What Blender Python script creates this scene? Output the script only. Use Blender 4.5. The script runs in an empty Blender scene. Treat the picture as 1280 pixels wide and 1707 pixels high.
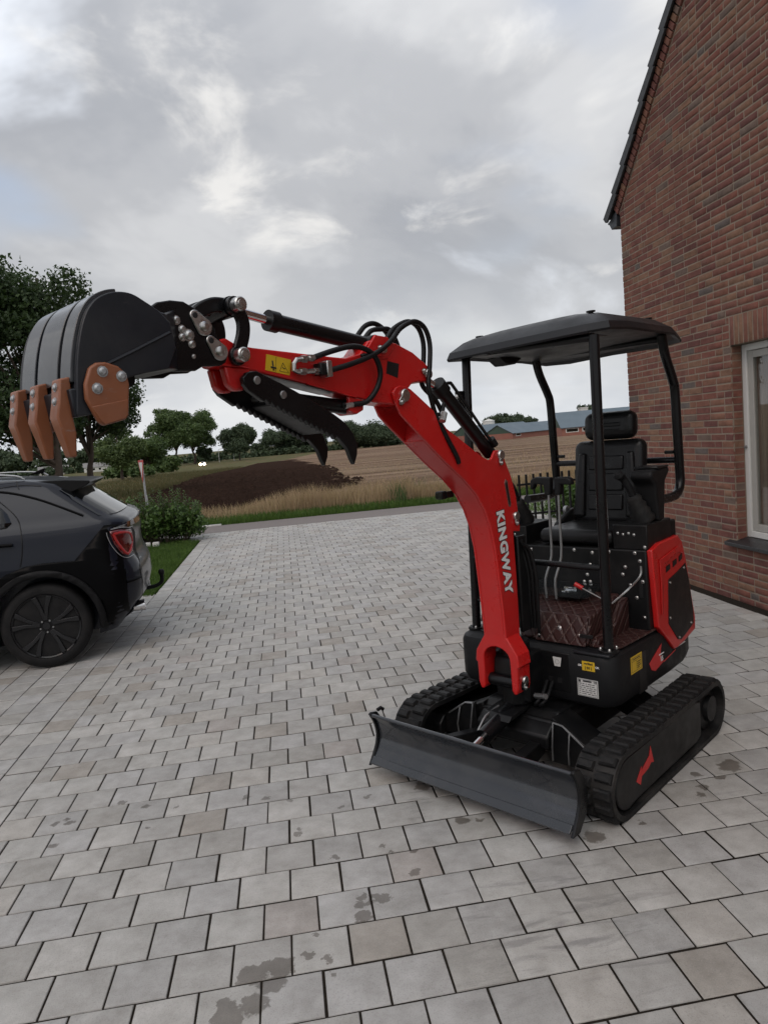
import bpy, bmesh, math, random
import numpy as np
from mathutils import Vector, Matrix, noise as mnoise
from math import radians, sin, cos, pi, sqrt, atan2

random.seed(7)
SCN = bpy.context.scene
COL = SCN.collection

# ------------------------------------------------------------------ camera
cam_d = bpy.data.cameras.new("camera")
cam_o = bpy.data.objects.new("camera", cam_d)
COL.objects.link(cam_o)
CAM = Vector((0.93446, -2.24468, 1.72652))
YAW, PITCH, ROLL = 0.1313, -0.1049, -0.0853
_f0 = Vector((sin(YAW), cos(YAW), 0)); _r0 = Vector((cos(YAW), -sin(YAW), 0)); _u0 = Vector((0, 0, 1))
_f = _f0 * cos(PITCH) + _u0 * sin(PITCH)
_u = -_f0 * sin(PITCH) + _u0 * cos(PITCH)
_r = _r0 * cos(ROLL) + _u * sin(ROLL)
_u2 = -_r0 * sin(ROLL) + _u * cos(ROLL)
cam_o.matrix_world = Matrix(((_r.x, _u2.x, -_f.x, CAM.x), (_r.y, _u2.y, -_f.y, CAM.y), (_r.z, _u2.z, -_f.z, CAM.z), (0, 0, 0, 1)))
cam_d.sensor_fit = 'HORIZONTAL'; cam_d.sensor_width = 36.0
cam_d.lens = 1210.3 / 1280 * 36.0
cam_d.clip_start = 0.05; cam_d.clip_end = 6000
SCN.camera = cam_o

# ------------------------------------------------------------------ sky, sun, exposure
SUN_EL, SUN_AZ = radians(52), radians(-158)      # azimuth measured from +Y towards +X
wd = bpy.data.worlds.new("World"); SCN.world = wd; wd.use_nodes = True
nt = wd.node_tree; nt.nodes.clear()
def wn(t, **k):
    n = nt.nodes.new(t)
    for a, b in k.items(): setattr(n, a, b)
    return n
wl = nt.links.new
w_out = wn('ShaderNodeOutputWorld'); w_bg = wn('ShaderNodeBackground')
w_sky = wn('ShaderNodeTexSky', sky_type='NISHITA', sun_disc=False)
w_sky.sun_elevation = SUN_EL; w_sky.sun_rotation = SUN_AZ; w_sky.air_density = 1.0; w_sky.dust_density = 2.0; w_sky.ozone_density = 1.0
tc = wn('ShaderNodeTexCoord'); sep = wn('ShaderNodeSeparateXYZ'); wl(tc.outputs['Generated'], sep.inputs[0])
zc = wn('ShaderNodeMath', operation='MAXIMUM'); wl(sep.outputs['Z'], zc.inputs[0]); zc.inputs[1].default_value = 0.0
za = wn('ShaderNodeMath', operation='ADD'); wl(zc.outputs[0], za.inputs[0]); za.inputs[1].default_value = 0.34
def wdiv(o):
    d = wn('ShaderNodeMath', operation='DIVIDE'); wl(o, d.inputs[0]); wl(za.outputs[0], d.inputs[1]); return d.outputs[0]
cmb = wn('ShaderNodeCombineXYZ'); wl(wdiv(sep.outputs['X']), cmb.inputs[0]); wl(wdiv(sep.outputs['Y']), cmb.inputs[1])
def wnoise(scale, detail, rough, off, dist=0.0):
    m = wn('ShaderNodeMapping'); m.inputs['Location'].default_value = off; wl(cmb.outputs[0], m.inputs['Vector'])
    n = wn('ShaderNodeTexNoise'); n.inputs['Scale'].default_value = scale; n.inputs['Detail'].default_value = detail
    n.inputs['Roughness'].default_value = rough; n.inputs['Distortion'].default_value = dist
    wl(m.outputs[0], n.inputs['Vector']); return n.outputs['Fac']
def wramp(src, stops):
    r = wn('ShaderNodeValToRGB'); el = r.color_ramp.elements
    while len(el) < len(stops): el.new(0.5)
    for e, (p, c) in zip(el, stops): e.position = p; e.color = (c[0], c[1], c[2], 1)
    r.color_ramp.interpolation = 'EASE'; wl(src, r.inputs[0]); return r.outputs[0]
# cloud body (broad masses) and brighter torn edges
body = wnoise(1.15, 6, 0.54, (1.3, 0.35, 0), 0.35)
cloudcol = wramp(body, [(0.31, (0.76, 0.80, 0.87)), (0.43, (0.385, 0.400, 0.432)), (0.52, (0.462, 0.473, 0.498)), (0.60, (0.60, 0.608, 0.625)), (0.70, (0.86, 0.85, 0.83))])
puff = wnoise(3.3, 6, 0.55, (4.4, 2.6, 0), 0.35)
puffm = wramp(puff, [(0.54, (0, 0, 0)), (0.70, (0.62, 0.62, 0.62))])
mixp = wn('ShaderNodeMixRGB', blend_type='MIX'); wl(puffm, mixp.inputs[0]); wl(cloudcol, mixp.inputs[1]); mixp.inputs[2].default_value = (0.92, 0.90, 0.865, 1)
# open sky shows through gaps
gap = wnoise(1.0, 4, 0.5, (7.7, 3.1, 0), 0.2)
gapm = wramp(gap, [(0.52, (0, 0, 0)), (0.66, (0.8, 0.8, 0.8))])
skys = wn('ShaderNodeMixRGB', blend_type='MULTIPLY'); skys.inputs[0].default_value = 1; wl(w_sky.outputs[0], skys.inputs[1]); skys.inputs[2].default_value = (0.24, 0.19, 0.155, 1)
mixg = wn('ShaderNodeMixRGB', blend_type='MIX'); wl(gapm, mixg.inputs[0]); wl(mixp.outputs[0], mixg.inputs[1]); wl(skys.outputs[0], mixg.inputs[2])
# lighter band of thin cloud towards the horizon
hz = wramp(zc.outputs[0], [(0.0, (1, 1, 1)), (0.13, (0.5, 0.5, 0.5)), (0.30, (0, 0, 0))])
hzn = wnoise(2.0, 3, 0.5, (0.4, 5.2, 0))
hzcol = wramp(hzn, [(0.3, (0.60, 0.63, 0.675)), (0.7, (0.76, 0.775, 0.79))])
mixh = wn('ShaderNodeMixRGB', blend_type='MIX'); wl(hz, mixh.inputs[0]); wl(mixg.outputs[0], mixh.inputs[1]); wl(hzcol, mixh.inputs[2])
dome = wramp(zc.outputs[0], [(0.0, (0.92, 0.92, 0.92)), (0.18, (0.86, 0.86, 0.86)), (0.36, (1.0, 1.0, 1.0)), (0.6, (1.18, 1.18, 1.18)), (1.0, (1.4, 1.4, 1.4))])
domem = wn('ShaderNodeMixRGB', blend_type='MULTIPLY'); domem.inputs[0].default_value = 1; wl(mixh.outputs[0], domem.inputs[1]); wl(dome, domem.inputs[2])
wl(domem.outputs[0], w_bg.inputs['Color']); w_bg.inputs['Strength'].default_value = 1.0
wl(w_bg.outputs[0], w_out.inputs[0])

sun_d = bpy.data.lights.new("sun", 'SUN'); sun_d.energy = 0.55; sun_d.angle = radians(45); sun_d.color = (1.0, 0.98, 0.95)
sun_o = bpy.data.objects.new("sun", sun_d); COL.objects.link(sun_o)
_sd = Vector((sin(SUN_AZ) * cos(SUN_EL), cos(SUN_AZ) * cos(SUN_EL), sin(SUN_EL)))
sun_o.rotation_euler = _sd.to_track_quat('Z', 'Y').to_euler(); sun_o.location = (0, 0, 30)

vs = SCN.view_settings
vs.view_transform = 'Standard'; vs.look = 'None'; vs.gamma = 1; vs.exposure = 0.22; vs.use_curve_mapping = False

cy_ = SCN.cycles
cy_.max_bounces = 5; cy_.diffuse_bounces = 2; cy_.glossy_bounces = 3; cy_.use_adaptive_sampling = True; cy_.adaptive_threshold = 0.02; cy_.transmission_bounces = 5; cy_.transparent_max_bounces = 4; cy_.caustics_reflective = False; cy_.caustics_refractive = False

# ------------------------------------------------------------------ materials
MATS = {}
def S2L(r, g, b):
    def f(c):
        c /= 255.0
        return c / 12.92 if c <= 0.04045 else ((c + 0.055) / 1.055) ** 2.4
    return (f(r), f(g), f(b))
class NT:
    def __init__(s, name):
        s.m = bpy.data.materials.new(name); s.m.use_nodes = True; s.t = s.m.node_tree
        s.b = s.t.nodes['Principled BSDF']; s.out = s.t.nodes['Material Output']
    def n(s, t, **k):
        n = s.t.nodes.new(t)
        for a, b in k.items(): setattr(n, a, b)
        return n
    def l(s, a, b): s.t.links.new(a, b)
    def coord(s, kind='Object'):
        if kind == 'Position': return s.n('ShaderNodeNewGeometry').outputs['Position']
        return s.n('ShaderNodeTexCoord').outputs[kind]
    def noise(s, scale, detail=4, rough=0.5, vec=None, dist=0.0, sc=None):
        n = s.n('ShaderNodeTexNoise'); n.inputs['Scale'].default_value = scale; n.inputs['Detail'].default_value = detail
        n.inputs['Roughness'].default_value = rough; n.inputs['Distortion'].default_value = dist
        v = vec if vec is not None else s.coord()
        if sc:
            m = s.n('ShaderNodeMapping'); m.inputs['Scale'].default_value = sc; s.l(v, m.inputs['Vector']); v = m.outputs[0]
        s.l(v, n.inputs['Vector']); return n.outputs['Fac']
    def ramp(s, src, stops, interp='LINEAR'):
        r = s.n('ShaderNodeValToRGB'); el = r.color_ramp.elements; r.color_ramp.interpolation = interp
        while len(el) < len(stops): el.new(0.5)
        for e, (p, c) in zip(el, stops):
            if not hasattr(c, '__len__'): c = (c, c, c)
            e.position = p; e.color = (c[0], c[1], c[2], 1)
        s.l(src, r.inputs[0]); return r.outputs[0]
    def mix(s, fac, a, b, mode='MIX'):
        m = s.n('ShaderNodeMixRGB', blend_type=mode)
        for i, x in ((0, fac), (1, a), (2, b)):
            if hasattr(x, 'is_output') or isinstance(x, bpy.types.NodeSocket): s.l(x, m.inputs[i])
            else: m.inputs[i].default_value = x if i == 0 else (x[0], x[1], x[2], 1)
        return m.outputs[0]
    def math(s, op, a, b=None, clamp=False):
        m = s.n('ShaderNodeMath', operation=op); m.use_clamp = clamp
        for i, x in ((0, a), (1, b)):
            if x is None: continue
            if isinstance(x, bpy.types.NodeSocket): s.l(x, m.inputs[i])
            else: m.inputs[i].default_value = x
        return m.outputs[0]
    def rnd(s):
        a = s.n('ShaderNodeObjectInfo').outputs['Random']; b = s.n('ShaderNodeNewGeometry').outputs['Random Per Island']
        return s.math('FRACT', s.math('ADD', a, b))
    def bump(s, h, strength=0.3, dist=0.01):
        b = s.n('ShaderNodeBump'); b.inputs['Strength'].default_value = strength; b.inputs['Distance'].default_value = dist
        s.l(h, b.inputs['Height']); s.l(b.outputs[0], s.b.inputs['Normal'])
    def set(s, **k):
        names = {'color': 'Base Color', 'rough': 'Roughness', 'metal': 'Metallic', 'spec': 'Specular IOR Level', 'coat': 'Coat Weight', 'coatr': 'Coat Roughness', 'trans': 'Transmission Weight', 'ior': 'IOR', 'alpha': 'Alpha', 'emit': 'Emission Color', 'emits': 'Emission Strength', 'sub': 'Subsurface Weight', 'sheen': 'Sheen Weight'}
        for a, x in k.items():
            i = s.b.inputs[names[a]]
            if isinstance(x, bpy.types.NodeSocket): s.l(x, i)
            else: i.default_value = (x[0], x[1], x[2], 1) if hasattr(x, '__len__') else x
        return s
def simple(name, col, rough=0.5, metal=0.0, spec=0.5, coat=0.0, var=0.12, scale=14, bump=0.0, bscale=60, rvar=0.12, dust=0.0, scratch=0.0, **kw):
    """plain paint / metal / plastic with a little uneven tone, gloss and grain"""
    t = NT(name)
    nz = t.noise(scale, 5, 0.6)
    c = t.mix(nz, tuple(x * (1 - var) for x in col), tuple(min(1, x * (1 + var)) for x in col))
    r = t.ramp(t.noise(scale * 0.7, 6, 0.65), [(0.3, max(0.02, rough - rvar)), (0.7, min(1, rough + rvar))])
    if dust:
        dm = t.ramp(t.noise(5.5, 6, 0.7, None, 0.4), [(0.45, 0.0), (0.72, dust)]); c = t.mix(dm, c, (0.20, 0.18, 0.16)); r = t.mix(dm, r, (0.85, 0.85, 0.85))
    if scratch:
        sm = t.ramp(t.noise(38, 5, 0.75, None, 0.2, (0.25, 1, 1)), [(0.66, 0.0), (0.72, scratch)]); c = t.mix(sm, c, (0.22, 0.21, 0.20))
    t.set(color=c, rough=r, metal=metal, spec=spec, coat=coat, coatr=0.06, **kw)
    if bump: t.bump(t.noise(bscale, 5, 0.6), bump, 0.004)
    MATS[name] = t.m; return t
simple('red_paint', (0.53, 0.0110, 0.0105), 0.32, spec=0.45, coat=0.28, var=0.10, scale=5, bump=0.04, bscale=9, dust=0.07, scratch=0.10)
simple('black_paint', (0.0050, 0.0052, 0.0058), 0.42, spec=0.28, var=0.25, scale=9, bump=0.05, bscale=30, dust=0.05)
simple('black_gloss', (0.0048, 0.0050, 0.0058), 0.30, spec=0.36, var=0.25, scale=6, rvar=0.1)
simple('bucket_paint', (0.0085, 0.0105, 0.0155), 0.36, spec=0.42, var=0.3, scale=7, bump=0.06, bscale=12, dust=0.06, scratch=0.10)
simple('blade_paint', (0.015, 0.0180, 0.0235), 0.28, spec=0.6, coat=0.5, var=0.25, scale=6, bump=0.05, bscale=8, rvar=0.1, dust=0.10, scratch=0.12)
simple('black_plastic', (0.0068, 0.0070, 0.0078), 0.55, spec=0.3, var=0.2, scale=20, bump=0.10, bscale=260)
simple('canopy_plastic', (0.0075, 0.0083, 0.0105), 0.42, spec=0.40, var=0.15, scale=8, bump=0.03, bscale=160)
simple('rubber', (0.0075, 0.0076, 0.0080), 0.62, spec=0.3, var=0.45, scale=26, bump=0.25, bscale=70, dust=0.16)
simple('hose_rubber', (0.0060, 0.0060, 0.0066), 0.48, spec=0.3, var=0.2, scale=50, bump=0.2, bscale=240)
simple('zinc', (0.52, 0.52, 0.51), 0.32, metal=1.0, var=0.25, scale=40, bump=0.08, bscale=90)
simple('chrome', (0.70, 0.70, 0.71), 0.10, metal=1.0, var=0.05, rvar=0.05)
simple('tooth_paint', (0.245, 0.083, 0.035), 0.42, coat=0.12, var=0.18, scale=22, bump=0.18, bscale=45, dust=0.10, scratch=0.45)
simple('bare_wear', (0.20, 0.075, 0.045), 0.45, metal=0.2, var=0.3)
simple('vinyl', (0.0065, 0.0065, 0.0070), 0.36, spec=0.35, var=0.15, scale=30, bump=0.12, bscale=220)
simple('white_sticker', (0.62, 0.62, 0.60), 0.45, var=0.06, scale=60)
simple('yellow_sticker', (0.62, 0.40, 0.02), 0.42, var=0.06, scale=60)
simple('ink', (0.02, 0.02, 0.02), 0.5)
simple('white_ink', (0.75, 0.75, 0.74), 0.5, var=0.05)
simple('red_plastic', (0.52, 0.015, 0.015), 0.35, var=0.1)
simple('grille_black', (0.006, 0.006, 0.0065), 0.5, var=0.2, bump=0.2, bscale=120)
simple('steel_grey', (0.30, 0.30, 0.30), 0.42, metal=0.9, var=0.2)
simple('car_cladding', (0.0075, 0.0075, 0.0082), 0.55, spec=0.18, var=0.15, bump=0.08, bscale=300)
simple('car_gloss_black', (0.0022, 0.0022, 0.0026), 0.36, spec=0.08, rvar=0.04)
simple('tyre', (0.0080, 0.0080, 0.0085), 0.70, spec=0.25, var=0.3, scale=12, bump=0.1, bscale=120, dust=0.05)
simple('wheel_black', (0.010, 0.010, 0.0112), 0.32, spec=0.4, var=0.2)
simple('galvanised', (0.42, 0.43, 0.44), 0.45, metal=0.7, var=0.15)
simple('sign_white', (0.68, 0.68, 0.68), 0.4)
simple('sign_red', (0.50, 0.03, 0.03), 0.4)
simple('stone_sill', (0.022, 0.022, 0.024), 0.36, var=0.4, scale=60, bump=0.1)
simple('frame_white', (0.66, 0.66, 0.63), 0.4, var=0.05, scale=12)
simple('frame_grey', (0.38, 0.37, 0.34), 0.45, var=0.06, scale=12)
simple('roof_tile', (0.030, 0.031, 0.034), 0.55, var=0.35, scale=9, bump=0.2, bscale=50)
simple('gutter', (0.020, 0.023, 0.028), 0.4, var=0.3)
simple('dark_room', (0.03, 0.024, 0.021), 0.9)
simple('curtain', (0.36, 0.27, 0.23), 0.9, var=0.2, scale=8)
simple('net_curtain', (0.55, 0.53, 0.50), 0.9, var=0.1)
simple('bark', (0.075, 0.055, 0.042), 0.9, var=0.4, scale=9, bump=0.6, bscale=22)
simple('barn_brick', (0.27, 0.115, 0.085), 0.85, var=0.2, scale=0.6)
simple('barn_roof', (0.115, 0.155, 0.185), 0.6, var=0.12, scale=0.25)
simple('barn_green', (0.045, 0.075, 0.055), 0.7, var=0.12, scale=0.4)
simple('barn_white', (0.62, 0.62, 0.58), 0.6, var=0.08, scale=1)
simple('far_roof', (0.22, 0.215, 0.21), 0.7, var=0.1, scale=0.4)
simple('lamp_paint', (0.45, 0.46, 0.46), 0.5)

def glass(name, tint, rough=0.02):
    t = NT(name); t.set(color=tint, rough=rough, spec=0.6, coat=0.0, metal=0.0)
    MATS[name] = t.m; return t
glass('car_glass', (0.003, 0.0035, 0.004), 0.03)
def pane_material(name, refl, rough):
    t = NT(name); tb = t.n('ShaderNodeBsdfTransparent'); tb.inputs[0].default_value = (0.90, 0.92, 0.91, 1); gl = t.n('ShaderNodeBsdfGlossy'); gl.inputs['Roughness'].default_value = rough
    lw = t.n('ShaderNodeLayerWeight'); lw.inputs['Blend'].default_value = 0.5; fr_ = t.math('ADD', t.math('MULTIPLY', t.math('POWER', lw.outputs['Facing'], 5.0), 0.95), 0.045); ms = t.n('ShaderNodeMixShader'); t.l(t.math('MULTIPLY', fr_, refl, True), ms.inputs[0]); t.l(tb.outputs[0], ms.inputs[1]); t.l(gl.outputs[0], ms.inputs[2]); t.l(ms.outputs[0], t.out.inputs[0]); MATS[name] = t.m
pane_material('window_glass', 1.5, 0.0); pane_material('clear_plastic', 2.2, 0.12)
t = NT('tail_lens'); t.set(color=(0.10, 0.003, 0.004), rough=0.08, coat=0.6); MATS['tail_lens'] = t.m
t = NT('tail_lit'); t.set(color=(0.26, 0.012, 0.014), rough=0.25, emit=(0.75, 0.03, 0.02), emits=0.05); MATS['tail_lit'] = t.m
t = NT('headlight_lit'); t.set(color=(1, 0.9, 0.7), emit=(1.0, 0.78, 0.5), emits=25.0); MATS['headlight_lit'] = t.m

# car paint
t = NT('car_paint'); nz = t.noise(900, 2, 0.5)
t.set(color=t.mix(nz, (0.0045, 0.0058, 0.0110), (0.0100, 0.0125, 0.0220)), rough=0.30, metal=0.1, coat=0.32, coatr=0.012, spec=0.2); MATS['car_paint'] = t.m

# quilted footwell mat: brown leatherette with pale diamond stitching
t = NT('quilted_mat'); v = t.coord('Object'); sp = t.n('ShaderNodeSeparateXYZ'); t.l(v, sp.inputs[0])
def tri(o, k):
    a = t.math('FRACT', t.math('MULTIPLY', o, k)); return t.math('ABSOLUTE', t.math('SUBTRACT', a, 0.5))
hsum = t.math('ADD', sp.outputs['X'], sp.outputs['Z'])
d1 = tri(t.math('ADD', sp.outputs['Y'], hsum), 14.5); d2 = tri(t.math('SUBTRACT', sp.outputs['Y'], hsum), 14.5)
dmin = t.math('MINIMUM', d1, d2)
st = t.ramp(dmin, [(0.0, 1.0), (0.022, 1.0), (0.05, 0.0)])
dash = t.ramp(tri(t.math('ADD', sp.outputs['Y'], t.math('MULTIPLY', hsum, 0.31)), 95.0), [(0.18, 0.0), (0.26, 1.0)])
stm = t.math('MULTIPLY', st, t.math('MULTIPLY', dash, 0.55))
t.set(color=t.mix(stm, t.mix(t.noise(12, 4), (0.026, 0.0095, 0.0085), (0.050, 0.020, 0.018)), (0.20, 0.14, 0.12)), rough=0.42, spec=0.4)
t.bump(t.math('ADD', t.ramp(dmin, [(0.0, 0.0), (0.22, 1.0)], 'EASE'), t.math('MULTIPLY', t.noise(180, 3), 0.08)), 0.6, 0.006); MATS['quilted_mat'] = t.m

# concrete pavers: per-stone tone, speckle, wet drips and tyre scuffs (world space so marks cross the joints)
WETS = [(0.665,0.035,0.046), (0.715,0.070,0.024), (0.600,-0.130,0.050), (0.680,-0.095,0.042), (0.585,-0.075,0.026), (0.765,0.048,0.045), (0.736,-0.022,0.040), (1.058,0.231,0.029), (1.055,0.302,0.020), (1.069,0.345,0.021), (1.122,0.327,0.023), (1.148,0.317,0.027), (1.091,0.303,0.014), (1.291,0.444,0.024), (0.916,0.044,0.018), (0.853,0.080,0.017), (0.931,-0.030,0.012), (0.881,0.179,0.011), (2.913,0.866,0.050), (2.95,0.90,0.03), (2.731,0.848,0.022), (2.692,0.725,0.026), (2.644,0.665,0.018), (2.813,0.783,0.019), (2.055,0.482,0.043), (2.286,0.520,0.015), (-0.255,1.279,0.022), (-0.321,1.288,0.016), (-0.282,1.327,0.016), (-0.273,1.078,0.021), (-0.032,1.418,0.020), (0.094,1.336,0.019), (0.251,1.294,0.016), (0.141,1.123,0.015), (0.589,1.276,0.019), (0.687,1.239,0.019), (0.838,0.859,0.017), (0.810,1.176,0.015), (1.043,1.045,0.015), (0.985,0.637,0.018), (1.192,0.664,0.010), (1.175,1.093,0.015), (0.841,0.904,0.011), (1.457,1.128,0.045), (1.562,0.762,0.029), (1.639,0.744,0.018), (1.312,0.584,0.013), (1.215,0.611,0.010)]     # drips left on the stones: x, y, radius
def paver_material(name, stained):
    t = NT(name); pos = t.coord('Position'); r = t.rnd()
    tone = t.ramp(r, [(0.0, (0.355, 0.345, 0.325)), (0.12, (0.425, 0.418, 0.400)), (0.28, (0.375, 0.370, 0.360)), (0.44, (0.450, 0.440, 0.420)), (0.60, (0.390, 0.382, 0.366)), (0.74, (0.415, 0.410, 0.402)), (0.86, (0.345, 0.322, 0.292)), (0.92, (0.430, 0.412, 0.385)), (0.975, (0.370, 0.345, 0.325))], 'CONSTANT')
    c = t.mix(t.ramp(t.noise(9, 6, 0.65, pos), [(0.3, 0.0), (0.75, 1.0)]), t.mix(1.0, tone, (0.76, 0.75, 0.73), 'MULTIPLY'), t.mix(1.0, tone, (1.16, 1.16, 1.16), 'MULTIPLY'))
    c = t.mix(t.ramp(t.noise(210, 3, 0.6, pos), [(0.28, 0.45), (0.48, 0.0)]), c, (0.17, 0.165, 0.16))
    c = t.mix(t.ramp(t.noise(330, 2, 0.5, pos), [(0.62, 0.0), (0.74, 0.35)]), c, (0.55, 0.54, 0.53))
    c = t.mix(t.ramp(t.noise(33, 4, 0.7, pos), [(0.66, 0.0), (0.78, 0.35)]), c, (0.15, 0.14, 0.13))
    big = t.ramp(t.noise(0.55, 4, 0.6, pos), [(0.35, 0.0), (0.7, 0.35)])
    c = t.mix(big, c, t.mix(1.0, c, (0.80, 0.79, 0.77), 'MULTIPLY'))
    wet = None
    if stained:
        def blob(cx, cy, rad):
            sx = t.n('ShaderNodeVectorMath', operation='DISTANCE'); t.l(pos, sx.inputs[0]); sx.inputs[1].default_value = (cx, cy, 0)
            return t.ramp(t.math('DIVIDE', sx.outputs['Value'], rad), [(0.0, 1.0), (1.0, 0.0)], 'EASE')
        nzw = t.n('ShaderNodeTexNoise'); nzw.inputs['Scale'].default_value = 30; nzw.inputs['Detail'].default_value = 6; nzw.inputs['Roughness'].default_value = 0.62; t.l(pos, nzw.inputs['Vector'])
        wv = t.n('ShaderNodeVectorMath', operation='MULTIPLY_ADD'); t.l(nzw.outputs['Color'], wv.inputs[0]); wv.inputs[1].default_value = (0.085, 0.085, 0.0); t.l(pos, wv.inputs[2])
        mn = None
        for (cx, cy, rr) in WETS:
            dn = t.n('ShaderNodeVectorMath', operation='DISTANCE'); t.l(wv.outputs[0], dn.inputs[0]); dn.inputs[1].default_value = (cx + .0425, cy + .0425, 0.0)
            q = t.math('DIVIDE', dn.outputs['Value'], rr * 1.15); mn = q if mn is None else t.math('MINIMUM', mn, q)
        wet = t.ramp(mn, [(0.84, 1.0), (1.02, 0.0)])
        c = t.mix(t.math('MULTIPLY', wet, 0.85), c, t.mix(1.0, c, (0.36, 0.33, 0.30), 'MULTIPLY'))
        # rubber scuffs where the machine turned
        sv = t.n('ShaderNodeMapping'); sv.inputs['Rotation'].default_value = (0, 0, 0.15); sv.inputs['Scale'].default_value = (2.2, 11, 1); t.l(pos, sv.inputs['Vector'])
        sn = t.noise(1.6, 5, 0.6, sv.outputs[0], 0.6)
        sarea = t.math('MAXIMUM', blob(1.75, 0.05, 0.75), t.math('MAXIMUM', blob(1.45, 1.0, 0.4), blob(2.9, 0.4, 0.5)))
        sc_ = t.math('MULTIPLY', t.ramp(sn, [(0.54, 0.0), (0.66, 0.55)]), sarea)
        c = t.mix(sc_, c, (0.13, 0.125, 0.125))
    t.set(color=c, rough=t.mix(wet if wet is not None else 0.0, t.ramp(t.noise(25, 4, 0.6, pos), [(0.3, 0.55), (0.7, 0.78)]), (0.30, 0.30, 0.30)), spec=0.4)
    t.bump(t.math('ADD', t.noise(160, 5, 0.65, pos), t.math('MULTIPLY', t.noise(28, 3, 0.5, pos), 0.7)), 0.22, 0.004)
    MATS[name] = t.m
paver_material('paver', True); paver_material('paver_plain', False)

t = NT('joint_sand'); pos = t.coord('Position')
t.set(color=t.mix(t.noise(60, 5, 0.7, pos), (0.008, 0.007, 0.006), (0.036, 0.029, 0.022)), rough=0.95, spec=0.1); t.bump(t.noise(200, 4, 0.7, pos), 0.6, 0.006); MATS['joint_sand'] = t.m

# bricks
t = NT('brick'); pos = t.coord('Position'); r = t.rnd()
tone = t.ramp(r, [(0.0, (0.205, 0.083, 0.062)), (0.13, (0.215, 0.096, 0.069)), (0.30, (0.178, 0.073, 0.060)), (0.44, (0.225, 0.111, 0.076)), (0.56, (0.195, 0.087, 0.067)), (0.68, (0.150, 0.064, 0.055)), (0.78, (0.230, 0.128, 0.085)), (0.88, (0.160, 0.113, 0.092)), (0.93, (0.205, 0.081, 0.062)), (0.98, (0.130, 0.107, 0.097))], 'CONSTANT')
c = t.mix(t.ramp(t.noise(14, 5, 0.65, pos), [(0.3, 0.0), (0.75, 1.0)]), t.mix(1.0, tone, (0.72, 0.70, 0.70), 'MULTIPLY'), t.mix(1.0, tone, (1.22, 1.25, 1.25), 'MULTIPLY'))
c = t.mix(t.ramp(t.noise(30, 4, 0.7, pos, 0.8, (1, 1, 2.2)), [(0.62, 0.0), (0.78, 0.6)]), c, (0.070, 0.038, 0.036))
c = t.mix(t.ramp(t.noise(5.0, 4, 0.6, pos), [(0.52, 0.0), (0.76, 0.20)]), c, (0.25, 0.18, 0.14))
c = t.mix(t.ramp(t.noise(0.9, 5, 0.6, pos, 0, (1, 1, 0.5)), [(0.48, 0.0), (0.72, 0.45)]), c, t.mix(1.0, c, (0.66, 0.63, 0.62), 'MULTIPLY'))
t.set(color=c, rough=0.88, spec=0.25); t.bump(t.math('ADD', t.noise(70, 5, 0.7, pos), t.math('MULTIPLY', t.noise(22, 3, 0.6, pos), 0.8)), 0.5, 0.006); MATS['brick'] = t.m
t = NT('mortar'); pos = t.coord('Position')
t.set(color=t.mix(t.noise(7, 5, 0.6, pos), (0.215, 0.172, 0.132), (0.330, 0.275, 0.222)), rough=0.95, spec=0.15); t.bump(t.noise(150, 4, 0.7, pos), 0.4, 0.004); MATS['mortar'] = t.m

# asphalt
t = NT('asphalt'); pos = t.coord('Position')
c = t.mix(t.noise(120, 4, 0.7, pos), (0.130, 0.112, 0.105), (0.235, 0.210, 0.198)); c = t.mix(t.ramp(t.noise(0.5, 4, 0.6, pos, 0, (0.3, 2, 1)), [(0.4, 0.0), (0.7, 0.3)]), c, (0.24, 0.22, 0.21))
t.set(color=c, rough=0.85, spec=0.3); t.bump(t.noise(150, 3, 0.6, pos), 0.5, 0.006); MATS['asphalt'] = t.m

# soil-under-grass, meadow, stubble and ploughed ground
t = NT('meadow'); pos = t.coord('Position')
c = t.mix(t.ramp(t.noise(0.9, 6, 0.65, pos), [(0.35, 0.0), (0.65, 1.0)]), (0.058, 0.076, 0.026), (0.112, 0.112, 0.048)); c = t.mix(t.ramp(t.noise(0.23, 5, 0.6, pos), [(0.44, 0.0), (0.60, 0.8)]), c, (0.150, 0.105, 0.062))
t.set(color=c, rough=0.95, spec=0.1); t.bump(t.noise(6, 6, 0.7, pos), 0.8, 0.1); MATS['meadow'] = t.m
t = NT('lawn_soil'); pos = t.coord('Position')
t.set(color=t.mix(t.noise(6, 5, 0.6, pos), (0.030, 0.052, 0.012), (0.060, 0.085, 0.024)), rough=0.95, spec=0.1); MATS['lawn_soil'] = t.m
t = NT('stubble'); pos = t.coord('Position')
mp = t.n('ShaderNodeMapping'); mp.inputs['Rotation'].default_value = (0, 0, radians(-7)); mp.inputs['Scale'].default_value = (0.045, 1.0, 1.0); t.l(pos, mp.inputs['Vector'])
rows = t.noise(0.55, 6, 0.70, mp.outputs[0], 0.25); rows2 = t.noise(0.22, 4, 0.6, mp.outputs[0], 0.3)
c = t.ramp(rows, [(0.36, (0.060, 0.036, 0.026)), (0.46, (0.150, 0.094, 0.064)), (0.55, (0.265, 0.184, 0.128)), (0.66, (0.370, 0.282, 0.205))])
c = t.mix(t.ramp(rows2, [(0.44, 0.0), (0.60, 0.75)]), c, t.mix(1.0, c, (0.55, 0.46, 0.40), 'MULTIPLY'))
c = t.mix(t.ramp(t.noise(0.03, 4, 0.6, pos), [(0.45, 0.0), (0.65, 0.4)]), c, (0.33, 0.255, 0.165))
t.set(color=c, rough=0.97, spec=0.08); t.bump(t.noise(3.5, 6, 0.75, pos), 0.9, 0.12); MATS['stubble'] = t.m
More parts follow.
